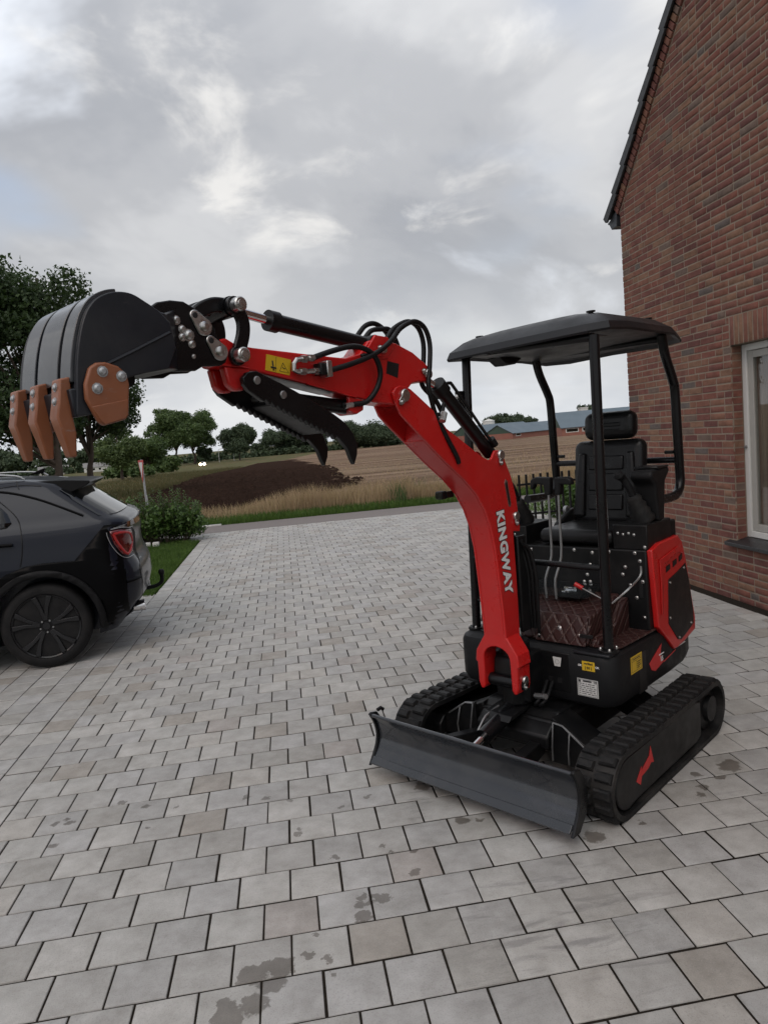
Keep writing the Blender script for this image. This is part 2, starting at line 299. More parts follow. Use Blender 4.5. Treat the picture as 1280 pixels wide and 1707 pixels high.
t = NT('ploughed'); pos = t.coord('Position'); fv = t.n('ShaderNodeMapping'); fv.inputs['Rotation'].default_value = (0, 0, radians(4)); fv.inputs['Scale'].default_value = (1.0, 0.05, 1.0); t.l(pos, fv.inputs['Vector'])
c = t.mix(t.noise(2.6, 7, 0.72, pos), (0.017, 0.0105, 0.0085), (0.078, 0.050, 0.039)); c = t.mix(t.ramp(t.noise(0.35, 4, 0.6, pos), [(0.58, 0.0), (0.75, 0.35)]), c, (0.085, 0.054, 0.040))
t.set(color=c, rough=1.0, spec=0.0); t.bump(t.math('ADD', t.noise(3.0, 7, 0.75, pos), t.math('MULTIPLY', t.noise(2.4, 4, 0.6, fv.outputs[0]), 1.3)), 1.0, 0.30); MATS['ploughed'] = t.m

def leafmat(name, dark, light, trans=0.25, rough=0.55, spread=0.6):
    t = NT(name); r = t.n('ShaderNodeNewGeometry').outputs['Random Per Island']
    pos = t.coord('Position')
    c = t.mix(r, dark, light)
    c = t.mix(t.ramp(t.noise(spread, 3, 0.5, pos), [(0.35, 0.0), (0.7, 0.55)]), c, tuple(x * 1.25 for x in light))
    t.set(color=c, rough=rough, spec=0.3)
    tr = t.n('ShaderNodeBsdfTranslucent'); t.l(t.mix(1.0, c, (1.1, 1.25, 0.6), 'MULTIPLY'), tr.inputs['Color'])
    ms = t.n('ShaderNodeMixShader'); ms.inputs[0].default_value = trans
    t.l(t.b.outputs[0], ms.inputs[1]); t.l(tr.outputs[0], ms.inputs[2]); t.l(ms.outputs[0], t.out.inputs[0])
    MATS[name] = t.m
leafmat('leaf_dark', (0.018, 0.034, 0.014), (0.050, 0.082, 0.030), 0.25)
leafmat('leaf_mid', (0.034, 0.062, 0.022), (0.100, 0.150, 0.052), 0.2)
leafmat('leaf_light', (0.050, 0.080, 0.030), (0.120, 0.165, 0.062), 0.25)
leafmat('leaf_hedge', (0.024, 0.050, 0.014), (0.090, 0.155, 0.040), 0.25, 0.4, 3.0)
leafmat('leaf_far_haze', (0.034, 0.052, 0.032), (0.075, 0.105, 0.058), 0.15, 0.7, 0.1)  # distant foliage, lighter because distance haze is mixed into its colour
leafmat('grass_green', (0.036, 0.072, 0.014), (0.090, 0.150, 0.034), 0.3, 0.6, 2.0)
leafmat('grass_dry', (0.160, 0.104, 0.066), (0.470, 0.345, 0.240), 0.3, 0.8, 0.7)
leafmat('grass_rough', (0.040, 0.056, 0.020), (0.125, 0.098, 0.055), 0.3, 0.8, 0.35)
leafmat('straw', (0.200, 0.140, 0.085), (0.420, 0.325, 0.220), 0.2, 0.9, 0.4)

# ------------------------------------------------------------------ mesh helpers
class MB:
    def __init__(s): s.v = []; s.f = []
    def add(s, vs, fs):
        o = len(s.v); s.v += [tuple(p) for p in vs]; s.f += [tuple(i + o for i in f) for f in fs]; return s
    def box(s, lo, hi, rot=None, about=None):
        x0, y0, z0 = lo; x1, y1, z1 = hi
        vs = [(x0, y0, z0), (x1, y0, z0), (x1, y1, z0), (x0, y1, z0), (x0, y0, z1), (x1, y0, z1), (x1, y1, z1), (x0, y1, z1)]
        if rot is not None:
            c = Vector(about) if about is not None else Vector(((x0 + x1) / 2, (y0 + y1) / 2, (z0 + z1) / 2))
            vs = [tuple(rot @ (Vector(p) - c) + c) for p in vs]
        return s.add(vs, [(0, 3, 2, 1), (4, 5, 6, 7), (0, 1, 5, 4), (1, 2, 6, 5), (2, 3, 7, 6), (3, 0, 4, 7)])
    def prism(s, poly, a0, a1, axis='y'):
        """poly 2D: axis y -> (x,z); axis z -> (x,y); axis x -> (y,z)"""
        def P(p, a):
            return (p[0], a, p[1]) if axis == 'y' else ((p[0], p[1], a) if axis == 'z' else (a, p[0], p[1]))
        n = len(poly); area = sum(poly[i][0] * poly[(i + 1) % n][1] - poly[(i + 1) % n][0] * poly[i][1] for i in range(n))
        pl = list(poly) if area > 0 else list(poly)[::-1]
        if axis == 'y': pl = pl[::-1]
        lo, hi = min(a0, a1), max(a0, a1)
        vs = [P(p, lo) for p in pl] + [P(p, hi) for p in pl]
        fs = [tuple(range(n))[::-1], tuple(range(n, 2 * n))] + [(i, (i + 1) % n, n + (i + 1) % n, n + i) for i in range(n)]
        return s.add(vs, fs)
    def cyl(s, p0, p1, r0, r1=None, n=16, caps=True):
        r1 = r0 if r1 is None else r1
        p0 = Vector(p0); p1 = Vector(p1); d = (p1 - p0).normalized()
        a = d.orthogonal().normalized(); b = d.cross(a)
        vs = [p0 + (a * cos(2 * pi * i / n) + b * sin(2 * pi * i / n)) * r0 for i in range(n)] + [p1 + (a * cos(2 * pi * i / n) + b * sin(2 * pi * i / n)) * r1 for i in range(n)]
        fs = [(i, (i + 1) % n, n + (i + 1) % n, n + i) for i in range(n)]
        if caps: fs += [tuple(range(n))[::-1], tuple(range(n, 2 * n))]
        return s.add(vs, fs)
    def tube(s, path, r, n=10, caps=True, sub=0):
        pts = [Vector(p) for p in path]
        if sub: pts = catmull(pts, sub)
        rr = r if hasattr(r, '__len__') else [r] * len(pts)
        if len(rr) != len(pts): rr = [rr[0] + (rr[-1] - rr[0]) * i / (len(pts) - 1) for i in range(len(pts))]
        t0 = (pts[1] - pts[0]).normalized(); a = t0.orthogonal().normalized(); vs = []; m = len(pts)
        for i, p in enumerate(pts):
            t = (pts[min(i + 1, m - 1)] - pts[max(i - 1, 0)]).normalized()
            a = (a - t * a.dot(t)).normalized(); b = t.cross(a)
            vs += [p + (a * cos(2 * pi * k / n) + b * sin(2 * pi * k / n)) * rr[i] for k in range(n)]
        fs = [(i * n + k, i * n + (k + 1) % n, (i + 1) * n + (k + 1) % n, (i + 1) * n + k) for i in range(m - 1) for k in range(n)]
        if caps: fs += [tuple(range(n))[::-1], tuple(range((m - 1) * n, m * n))]
        return s.add(vs, fs)
    def lathe(s, c, axis, prof, n=24):
        c = Vector(c); d = Vector(axis).normalized(); a = d.orthogonal().normalized(); b = d.cross(a); vs = []
        for (h, r) in prof: vs += [c + d * h + (a * cos(2 * pi * k / n) + b * sin(2 * pi * k / n)) * max(r, 1e-4) for k in range(n)]
        m = len(prof)
        fs = [(i * n + k, i * n + (k + 1) % n, (i + 1) * n + (k + 1) % n, (i + 1) * n + k) for i in range(m - 1) for k in range(n)]
        fs += [tuple(range(n))[::-1], tuple(range((m - 1) * n, m * n))]
        return s.add(vs, fs)
    def loft(s, rings, closed=True, cap=True):
        n = len(rings[0]); o = []
        for r in rings: o += [tuple(p) for p in r]
        rng = range(n) if closed else range(n - 1)
        fs = [(i * n + k, i * n + (k + 1) % n, (i + 1) * n + (k + 1) % n, (i + 1) * n + k) for i in range(len(rings) - 1) for k in rng]
        if cap: fs += [tuple(range(n))[::-1], tuple(range((len(rings) - 1) * n, len(rings) * n))]
        return s.add(o, fs)
    def mesh(s, name, smooth=30, fix=True):
        me = bpy.data.meshes.new(name); me.from_pydata(s.v, [], s.f)
        if fix:
            bm = bmesh.new(); bm.from_mesh(me); bmesh.ops.recalc_face_normals(bm, faces=bm.faces); bm.to_mesh(me); bm.free()
        if smooth:
            me.polygons.foreach_set('use_smooth', [True] * len(me.polygons)); me.set_sharp_from_angle(angle=radians(smooth))
        me.update(); return me
    def build(s, name, mat, parent=None, bevel=0.0, seg=2, smooth=30, sub=0, fix=True):
        o = bpy.data.objects.new(name, s.mesh(name, smooth, fix)); COL.objects.link(o)
        o.data.materials.append(MATS[mat])
        if parent is not None: o.parent = parent
        if bevel:
            b = o.modifiers.new('bevel', 'BEVEL'); b.width = bevel; b.segments = seg; b.limit_method = 'ANGLE'; b.angle_limit = radians(35); b.harden_normals = False
        if sub:
            m = o.modifiers.new('subdivision', 'SUBSURF'); m.levels = sub; m.render_levels = sub
        return o
def catmull(pts, k):
    P = [pts[0] * 2 - pts[1]] + list(pts) + [pts[-1] * 2 - pts[-2]]; out = []
    for i in range(1, len(P) - 2):
        for j in range(k):
            t = j / k; a, b, c, d = P[i - 1], P[i], P[i + 1], P[i + 2]
            out.append(0.5 * ((2 * b) + (c - a) * t + (2 * a - 5 * b + 4 * c - d) * t * t + (3 * b - a - 3 * c + d) * t ** 3))
    out.append(P[-2]); return out
def smooth2(pts, k=4):
    return [(p.x, p.y) for p in catmull([Vector((a, b, 0)) for a, b in pts], k)]
def tag(o, label=None, cat=None, group=None, kind=None):
    if label: o['label'] = label
    if cat: o['category'] = cat
    if group: o['group'] = group
    if kind: o['kind'] = kind
    return o
def empty(name, loc=(0, 0, 0), rz=0.0):
    o = bpy.data.objects.new(name, None); o.location = loc; o.rotation_euler = (0, 0, rz); o.empty_display_size = 0.2; COL.objects.link(o); return o
def inst(name, me, parent=None, loc=(0, 0, 0), rot=(0, 0, 0), scale=(1, 1, 1), mat=None):
    o = bpy.data.objects.new(name, me); o.location = loc; o.rotation_euler = rot; o.scale = scale; COL.objects.link(o)
    if parent is not None: o.parent = parent
    return o
def text_mesh(name, body, size, mat, parent, M, extrude=0.0006, offset=0.0, spacing=1.0, align='CENTER'):
    """flat printed lettering; M places it (x = reading direction, y = letter up, z = outward)"""
    cu = bpy.data.curves.new(name, 'FONT'); cu.body = body; cu.size = size; cu.extrude = extrude; cu.offset = offset; cu.space_character = spacing
    cu.align_x = align; cu.align_y = 'CENTER'; cu.resolution_u = 4
    tmp = bpy.data.objects.new(name + '_tmp', cu); COL.objects.link(tmp)
    bpy.context.view_layer.update()
    me = bpy.data.meshes.new_from_object(tmp.evaluated_get(bpy.context.evaluated_depsgraph_get()))
    bpy.data.objects.remove(tmp); bpy.data.curves.remove(cu)
    me.transform(M); me.name = name; me.materials.clear(); me.materials.append(MATS[mat])
    o = bpy.data.objects.new(name, me); COL.objects.link(o); o.parent = parent; return o
def frame(origin, xdir, ydir):
    x = Vector(xdir).normalized(); y = Vector(ydir); y = (y - x * y.dot(x)).normalized(); z = x.cross(y); o = Vector(origin)
    return Matrix(((x.x, y.x, z.x, o.x), (x.y, y.y, z.y, o.y), (x.z, y.z, z.z, o.z), (0, 0, 0, 1)))
def terrain_z(y): return -0.016 * min(max(y - 18.0, 0.0), 200.0)
# ================================================================== SETTING
def clip_poly(poly, a, b, c):
    """keep a*x+b*y<=c"""
    out = []; n = len(poly)
    for i in range(n):
        p, q = poly[i], poly[(i + 1) % n]; dp = a * p[0] + b * p[1] - c; dq = a * q[0] + b * q[1] - c
        if dp <= 0: out.append(p)
        if dp * dq < 0:
            t = dp / (dp - dq); out.append((p[0] + (q[0] - p[0]) * t, p[1] + (q[1] - p[1]) * t))
    return out
def sheet(name, poly, z, mat, kind='structure', sub=0):
    vs = [(x, y, terrain_z(y) + z) for x, y in poly]
    o = MB().add(vs, [tuple(range(len(vs)))]).build(name, mat, None, smooth=0)
    return tag(o, kind=kind)
def strip_sheet(name, rows, z, mat, kind='structure'):
    """rows: list of (y, x0, x1); follows the fall of the land"""
    m = MB(); n = 0
    ys = []
    for i in range(len(rows) - 1):
        (ya, a0, a1), (yb, b0, b1) = rows[i], rows[i + 1]; k = max(1, int(abs(yb - ya) / 12))
        for j in range(k):
            t = j / k; ys.append((ya + (yb - ya) * t, a0 + (b0 - a0) * t, a1 + (b1 - a1) * t))
    ys.append(rows[-1]); vs = []; fs = []
    for (y, x0, x1) in ys: vs += [(x0, y, terrain_z(y) + z), (x1, y, terrain_z(y) + z)]
    for i in range(len(ys) - 1): fs.append((2 * i, 2 * i + 1, 2 * i + 3, 2 * i + 2))
    return tag(m.add(vs, fs).build(name, mat, None, smooth=60), kind=kind)

# open land out to the horizon
g = MB(); ring = []
ysl = [-60, -10, 6, 13, 18, 40, 80, 120, 160, 218, 400, 900, 2500]; vs = []
for y in ysl: vs += [(-2500, y, terrain_z(y) - 0.06), (2500, y, terrain_z(y) - 0.06)]
g.add(vs, [(2 * i, 2 * i + 1, 2 * i + 3, 2 * i + 2) for i in range(len(ysl) - 1)])
tag(g.build('ground', 'meadow', None, smooth=60), kind='structure')

# ---- driveway -----------------------------------------------------------
DW = MB()
DW.add([(-9, -4, -0.0052), (4.86, -4, -0.0052), (4.86, 5.5, -0.0052), (9, 5.5, -0.0052), (9, 9.3, -0.0052), (9, 13.13, -0.0052), (-1.6, 13.13, -0.0052), (-0.8, 12.1, -0.0052), (-0.8, 6.9, -0.0052), (-9, 6.9, -0.0052)], [tuple(range(10))])
driveway = tag(DW.build('driveway', 'joint_sand', None, smooth=0), kind='structure')
PW, PH = 0.2, 0.2
GAP = 0.0038
def paver_mesh(name, w, d):
    m = MB(); x, y = w / 2 - GAP, d / 2 - GAP * 1.2; c = 0.0030
    ring = lambda s, z: [(-x + s, -y + s, z), (x - s, -y + s, z), (x - s, y - s, z), (-x + s, y - s, z)]
    m.loft([ring(0, -0.03), ring(0, -c), ring(c * 0.5, -c * 0.3), ring(c * 1.6, 0)], True, False); m.f.append((12, 13, 14, 15))
    me = m.mesh(name, 50); me.materials.append(MATS['paver']); return me
full_me = paver_mesh('paver', PW, PH); half_me = paver_mesh('paver_half', PW / 2, PH)
stones = []   # (cx, cy, w)
rng = random.Random(3)
for r in range(-8, 66):
    y = (r + 0.5) * PH
    if y > 13.12: continue
    xs0 = -3 * PW; xmax = 4.785 if y < 5.6 else 8.6
    if y > 12.1: xs0 = -0.8 - (y - 12.1) * 0.75; xs0 = round(xs0 / PW) * PW
    x = xs0
    if r % 2: stones.append((x + PW / 4, y, PW / 2)); x += PW / 2
    while x + PW <= xmax + 0.21:
        if x + PW > xmax:
            if x + PW / 2 <= xmax: stones.append((x + PW / 4, y, PW / 2))
            break
        stones.append((x + PW / 2, y, PW)); x += PW
    # stack-bonded parking strip on the left, one border course beside the lawn
    ncol = 1 if y > 6.9 else 36
    if y <= 12.1:
        for cidx in range(ncol):
            xx = -3 * PW - (cidx + 0.5) * PW
            if y < 0.2 and xx < -2.2: continue
            stones.append((xx, y + 0.03 * ((cidx * 7) % 3 - 1), PW))
def view_size(x, y):
    d = Vector((x, y, 0)) - CAM; dz = d.dot(_f)
    if dz < 0.3: return 0
    u = d.dot(_r) / dz * 1210.3 + 640; v = 853.5 - d.dot(_u2) / dz * 1210.3
    if not (-60 < u < 1340 and -50 < v < 1790): return 0
    return 1.0 / dz
order = sorted(range(len(stones)), key=lambda i: -view_size(stones[i][0], stones[i][1]))
near = set(order[:300])
far = MB()
for i, (cx, cy, w) in enumerate(stones):
    jx, jy, jz = rng.uniform(-.0014, .0014), rng.uniform(-.0014, .0014), rng.uniform(-.002, .0015)
    a = rng.uniform(-.006, .006); tx, ty = rng.uniform(-.006, .006), rng.uniform(-.006, .006)
    if i in near:
        o = inst('paver', full_me if w > 0.15 else half_me, driveway, (cx + jx, cy + jy, jz), (tx, ty, a))
    else:
        me = full_me if w > 0.15 else half_me
        R = Matrix.Rotation(a, 3, 'Z') @ Matrix.Rotation(tx, 3, 'X') @ Matrix.Rotation(ty, 3, 'Y'); T = Vector((cx + jx, cy + jy, jz))
        far.add([R @ v.co + T for v in me.vertices], [tuple(p.vertices) for p in me.polygons])
fo = far.build('distant_pavers', 'paver_plain', driveway, smooth=0, fix=False); fo['kind'] = 'stuff'

# dark gravel gap at the foot of the wall
tag(MB().box((4.74, -3.5, -0.03), (4.83, 5.52, -0.008)).build('gravel_strip', 'joint_sand'), kind='structure')

# ---- road, verge, fields -------------------------------------------------
sheet('road', [(-60, 13.15), (60, 13.15), (60, 14.85), (-60, 14.85)], -0.022, 'asphalt')
tag(MB().box((-1.55, 14.80, -0.02), (-0.62, 14.88, 0.01)).build('kerb', 'white_sticker'), kind='structure')
sheet('road_verge', [(-60, 14.85), (60, 14.85), (60, 20), (-60, 20)], -0.03, 'lawn_soil')
strip_sheet('stubble_field', [(18.2, -4.5, 40), (40, -6.5, 80), (80, -8.6, 120), (125, -6.6, 160), (200, -6.0, 180), (226, 2, 190), (330, 20, 190)], -0.02, 'stubble')
# ploughed part of the field, an uneven edge against the stubble
rows = []
edge = [(18.4, -5.0, 1.2), (21, -5.2, 1.4), (24, -5.4, 2.2), (27, -5.7, 3.3), (31, -5.9, 4.2), (36, -6.2, 3.6), (45, -6.6, 4.0), (56, -7.2, 4.6), (68, -7.7, 4.9), (90, -7.9, 4.4), (123, -6.4, 4.6), (160, -6.2, 3.8), (200, -5.9, 3.6), (226, 3, 5)]
rr = random.Random(5)
for i in range(len(edge) - 1):
    (ya, a0, a1), (yb, b0, b1) = edge[i], edge[i + 1]
    for j in range(6):
        t = j / 6; rows.append((ya + (yb - ya) * t, a0 + (b0 - a0) * t + rr.uniform(-.12, .12), a1 + (b1 - a1) * t + rr.uniform(-.45, .45) * (1 + ya / 60)))
rows.append(edge[-1])
strip_sheet('ploughed_field', rows, 0.012, 'ploughed')

cl = MB(); rc_ = random.Random(17)
for _ in range(5200):
    y = 18.8 + rc_.random() ** 1.7 * 60; x0 = float(np.interp(y, [e[0] for e in edge], [e[1] for e in edge])); x1 = float(np.interp(y, [e[0] for e in edge], [e[2] for e in edge])); x = rc_.uniform(x0, x1 + .5)
    q = rc_.uniform(.03, .10) * (1 + y / 90); a = rc_.uniform(0, pi); z = terrain_z(y) + .01; p = [(x + q * cos(a + k * pi / 2) * rc_.uniform(.7, 1.3), y + q * sin(a + k * pi / 2) * rc_.uniform(.7, 1.3), z) for k in range(4)]
    cl.add(p + [(x + rc_.uniform(-.3, .3) * q, y + rc_.uniform(-.3, .3) * q, z + q * rc_.uniform(.5, 1.0))], [(0, 1, 4), (1, 2, 4), (2, 3, 4), (3, 0, 4)])
tag(cl.build('soil_clods', 'ploughed', None, smooth=0, fix=False), 'loose dark clods lying over the ploughed strip', 'soil', kind='stuff')

# ---- lawn beside the drive ------------------------------------------------
lawn = tag(MB().add([(-0.815, 6.92, -0.02), (-0.815, 12.1, -0.02), (-1.6, 13.12, -0.02), (-9, 13.12, -0.02), (-9, 6.92, -0.02)], [(0, 1, 2, 3, 4)]).build('lawn', 'lawn_soil', smooth=0), kind='structure')
def blades(name, mat, spots, hrange, width, lean=0.35, seed=1, zoff=-0.03, seg=2, label=None, cat=None):
    rg = random.Random(seed); V = []; Fc = []
    for (x, y, sc) in spots:
        h = rg.uniform(*hrange) * sc; a = rg.uniform(0, 2 * pi); ln = rg.uniform(0.05, lean) * h; b = rg.uniform(0, 2 * pi)
        w = width * rg.uniform(0.6, 1.3); z = terrain_z(y) + zoff; dx, dy = cos(a) * w / 2, sin(a) * w / 2; lx, ly = cos(b) * ln, sin(b) * ln; o = len(V)
        V += [(x - dx, y - dy, z), (x + dx, y + dy, z), (x + lx * .35 + dx * .8, y + ly * .35 + dy * .8, z + h * .6), (x + lx * .35 - dx * .8, y + ly * .35 - dy * .8, z + h * .6), (x + lx, y + ly, z + h)]
        Fc += [(o, o + 1, o + 2, o + 3), (o + 3, o + 2, o + 4)]
    me = bpy.data.meshes.new(name); me.from_pydata(V, [], Fc); me.materials.append(MATS[mat])
    o = bpy.data.objects.new(name, me); COL.objects.link(o); tag(o, label, cat, kind='stuff'); return o
rg = random.Random(11); sp = []
for _ in range(42000):
    y = rg.uniform(6.9, 13.1); x = -0.8 - abs(rg.random() ** 1.3) * 3.4
    if y > 12.1 and x > -0.85 - (y - 12.1) * 0.8: continue
    if x > -0.83: x -= 0.02
    sp.append((x, y, 1.0))
blades('lawn_grass', 'grass_green', sp, (0.035, 0.075), 0.007, 0.7, 2, -0.02, label='short green lawn grass between drive and clipped bush', cat='grass')
sp = []
for _ in range(30000): sp.append((rg.uniform(-9, 16), 14.9 + rg.random() ** 1.2 * 1.35, 1.0))
blades('verge_grass', 'grass_green', sp, (0.06, 0.17), 0.014, 0.6, 3, label='mown green grass strip along the far road edge', cat='grass')
sp = []
for _ in range(46000):
    x = rg.uniform(-5.5, 15); y = 15.9 + rg.random() * 2.6; cl = mnoise.noise(Vector((x * 0.7, y * 0.7, 0)))
    lo = 0.75 if 5.2 < x < 7.5 else 1.0
    sc = (0.75 + 0.5 * cl) * lo * (0.62 if x > 4.2 else 1.0)
    sc *= float(np.interp(x, [-3, -1, 0.6, 1.6], [0.38, 0.40, 0.55, 1.0]))
    if rg.random() < (0.35 + 0.9 * (cl + 0.4)) * (0.55 if x < 1.0 else 1.0): sp.append((x, y, max(.35, sc)))
blades('dry_grass', 'grass_dry', sp, (0.35, 0.92), 0.011, 0.45, 4, label='tall dry straw coloured grass between road and field', cat='tall grass')
sp = []
for _ in range(9000):
    x = rg.uniform(-5.5, 15); y = 15.5 + rg.random() * 2.2
    if mnoise.noise(Vector((x * 0.45 + 9, y * 0.3, 3))) > (0.05 if 3.6 < x < 7 else 0.42): sp.append((x, y, 1.0 if 3.6 < x < 7 else .6))
blades('green_weeds', 'leaf_mid', sp, (0.20, 0.62), 0.022, 0.5, 5, label='leafy green weeds among the dry roadside grass', cat='weeds')
sp = []
for _ in range(42000):
    y = 18.5 + (rg.random() ** 1.8) * 75; x = rg.uniform(-4, 34 + y * .4)
    xe = np.interp(y, [e[0] for e in edge], [e[2] for e in edge])
    if x > xe + rg.uniform(-.2, .5) and mnoise.noise(Vector((x * .04 - y * .005, y * .55 + x * .065, 2.0))) > rg.uniform(-.35, .25): sp.append((x, y, 1.0))
blades('stubble_stalks', 'straw', sp, (0.06, 0.17), 0.02, 0.6, 6, label='pale cut stubble stalks standing over the field', cat='stubble')
sp = []
for _ in range(26000):
    y = 19 + (rg.random() ** 1.5) * 110; xe = float(np.interp(y, [e[0] for e in edge], [e[1] for e in edge])); x = xe - rg.random() ** 1.4 * (5 + y * .09) + 0.3
    sp.append((x, y, (0.75 + 0.7 * mnoise.noise(Vector((x * .5, y * .25, 1)))) * (1 + y / 160)))
blades('rough_grass', 'grass_rough', sp, (0.10, 0.30), 0.030, 0.6, 7, label='rough brown and green grass beside the ploughed field', cat='tall grass')

# ---- brick house -----------------------------------------------------------
WX = 4.824; YC = 5.50; RK = 3.95 + YC - 0.03          # rake line: y + z = RK
house = tag(empty('brick_house', (WX, YC, 0)), 'red brick house gable with dark tiled roof edge and a white window', 'house')
HP = Vector((-WX, -YC, 0))       # children are built in world numbers and shifted by this
def hb(m, name, mat, parent=house, bevel=0, smooth=30, **k):
    o = m.build(name, mat, parent, bevel, smooth=smooth, **k)
    if parent is house: o.location = HP
    return o
RY = 1.45; RZ = RK - RY; YB = 2 * RY - YC
W0, W1, WZ0, WZ1 = 2.35, 3.627, 0.5375, 2.24          # window opening (y and z)
# backing of mortar: gable with a real opening for the window
mm = MB(); bx = WX - 0.0012
def wallpiece(poly): mm.prism(poly, bx, bx + 0.34, 'x')
wallpiece([(YC - .004, -.1), (YC - .004, RK - YC), (W1, RK - W1), (W1, -.1)])
wallpiece([(W1, -.1), (W1, WZ0), (W0, WZ0), (W0, -.1)])
wallpiece([(W1, WZ1), (W1, RK - W1), (W0, RK - W0), (W0, WZ1)])
wallpiece([(W0, -.1), (W0, RK - W0), (RY, RZ), (YB + .004, RK - YC), (YB + .004, -.1)])
wall = hb(mm, 'wall', 'mortar', smooth=0)
# side wall facing the road
hb(MB().box((WX + 0.346, YC - 0.34, -.1), (WX + 9, YC - .004, RK - YC)), 'side_wall', 'brick', smooth=0)
CH = 0.0625; BL = 0.21; JT = 0.0115
rg = random.Random(21); bricks = []           # (poly, y centre, z centre, kind)
k = 0
while True:
    z0 = -0.010 + k * CH; z1 = z0 + 0.0505
    if z0 > RZ: break
    y = YC + (0.0 if k % 2 else -0.0); first = True
    while y > YB:
        if first: L_ = rg.choice([BL, 0.10, 0.155]) ; first = False
        else: L_ = 0.10 if rg.random() < 0.24 else BL
        ya, yb = y, y - L_
        segs = [(yb, ya)]
        if z1 > WZ0 - .03 and z0 < WZ1 + .2500 - .01:        # window opening and its soldier course
            segs = []
            if ya > W1 + .012: segs.append((max(yb, W1 if z0 < WZ1 - .01 else W1 + .011), ya))
            if yb < W0 - .012: segs.append((yb, min(ya, W0 if z0 < WZ1 - .01 else W0 - .011)))
        for (b0, b1) in segs:
            if b1 - b0 < 0.02: continue
            p = [(b0, z0), (b1, z0), (b1, z1), (b0, z1)]
            p = clip_poly(p, 1, 1, RK - 0.012); p = clip_poly(p, -1, 1, RK - 2 * RY - 0.012)
            if len(p) >= 3: bricks.append((p, (b0 + b1) / 2, (z0 + z1) / 2, 'F' if len(p) == 4 and abs((b1 - b0) - BL) < 1e-4 and p[2] == (b1, z1) and (b0, z1) in p else ('H' if len(p) == 4 and abs((b1 - b0) - 0.10) < 1e-4 and (b1, z1) in p and (b0, z1) in p else 'X')))
        y = yb - JT
    k += 1
# soldier course over the window
y = W1 - 0.003
while y > W0:
    bricks.append(([(y - .051, WZ1), (y, WZ1), (y, WZ1 + .2400), (y - .051, WZ1 + .2400)], y - .0255, WZ1 + .12, 'S')); y -= 0.0625
def brick_mesh(poly, proud=0.005, name='brick'):
    m = MB(); n = len(poly); cx = sum(p[0] for p in poly) / n; cz = sum(p[1] for p in poly) / n
    c = 0.003
    def ring(s, x): return [(x, p[0] + (-s if p[0] > cx else s), p[1] + (-s if p[1] > cz else s)) for p in poly]
    m.loft([ring(0, 0.012), ring(0, -proud + c), ring(c, -proud)], True, False); m.f.append(tuple(range(2 * n, 3 * n)))
    return m
def rect(w, h): return [(-w / 2, -h / 2), (w / 2, -h / 2), (w / 2, h / 2), (-w / 2, h / 2)]
bme = {}
for key, (w, h) in {'F': (BL, .0505), 'H': (.10, .0505), 'S': (.051, .2400)}.items():
    me = brick_mesh(rect(w, h)).mesh('brick', 50); me.materials.append(MATS['brick']); bme[key] = me
def bsize(y, z):
    d = Vector((WX, y, z)) - CAM; dz = d.dot(_f)
    if dz < .3: return 0
    u = d.dot(_r) / dz * 1210.3 + 640; v = 853.5 - d.dot(_u2) / dz * 1210.3
    if not (-20 < u < 1300 and -30 < v < 1730): return 0
    return 1 / dz
cand = sorted([i for i, b in enumerate(bricks) if b[3] in bme], key=lambda i: -bsize(bricks[i][1], bricks[i][2]))
nearb = set(cand[:300]); rest = MB()
for i, (p, cy, cz, kd) in enumerate(bricks):
    jx = rg.uniform(-.0018, .0018); ja = rg.uniform(-.005, .005); jt = rg.uniform(-.008, .008)
    if i in nearb:
        inst('brick', bme[kd], wall, (WX + jx, cy, cz), (ja, 0, jt))
    else:
        b = brick_mesh([(q[0] - cy, q[1] - cz) for q in p]); R = Matrix.Rotation(jt, 3, 'Z') @ Matrix.Rotation(ja, 3, 'X'); T = Vector((WX + jx, cy, cz))
        rest.add([R @ Vector(v) + T for v in b.v], b.f)
ro = rest.build('upper_bricks', 'brick', wall, smooth=0); ro['kind'] = 'stuff'
# returns of the reveal, built as cut bricks
kk = 0
for k in range(9, 36):
    z0 = -0.010 + k * CH
    if z0 + .05 > WZ1 or z0 < WZ0 - .01: continue
    o = MB().box((WX + .0125, W1 - .004, z0), (WX + .092, W1 + .006, z0 + .0505)).build('brick', 'brick', wall, smooth=0)
# sloping brick edge under the roof (bricks laid square to the rake)
sx = Vector((0, -1, 1)).normalized(); up = Vector((0, 1, 1)).normalized()
s = 0.0; base = Vector((WX, YC + .015, RK - YC - 0.015))
rakem = MB().prism([(YC, RK - YC - .02), (YC + .075, RK - YC - .02 + .055), (RY, RZ + .13), (RY, RZ - .02)], WX - 0.006, WX + 0.3, 'x')
hb(rakem, 'rake_bedding', 'mortar', smooth=0)
q = 0
while s < 5.6:
    a = base + sx * s; b = a + sx * 0.050
    pl = [(a.y, a.z), (b.y, b.z), ((b + up * .105).y, (b + up * .105).z), ((a + up * .105).y, (a + up * .105).z)]
    bm_ = MB().prism(pl, WX - 0.030, WX + 0.05, 'x')
    if s < 2.9: hb(bm_, 'rake_brick', 'brick', house, 0.003, smooth=0)
    else:
        if q == 0: acc = MB(); q = 1
        acc.add(bm_.v, bm_.f)
    s += 0.0625
o = hb(acc, 'upper_rake_bricks', 'brick', smooth=0); o['kind'] = 'stuff'
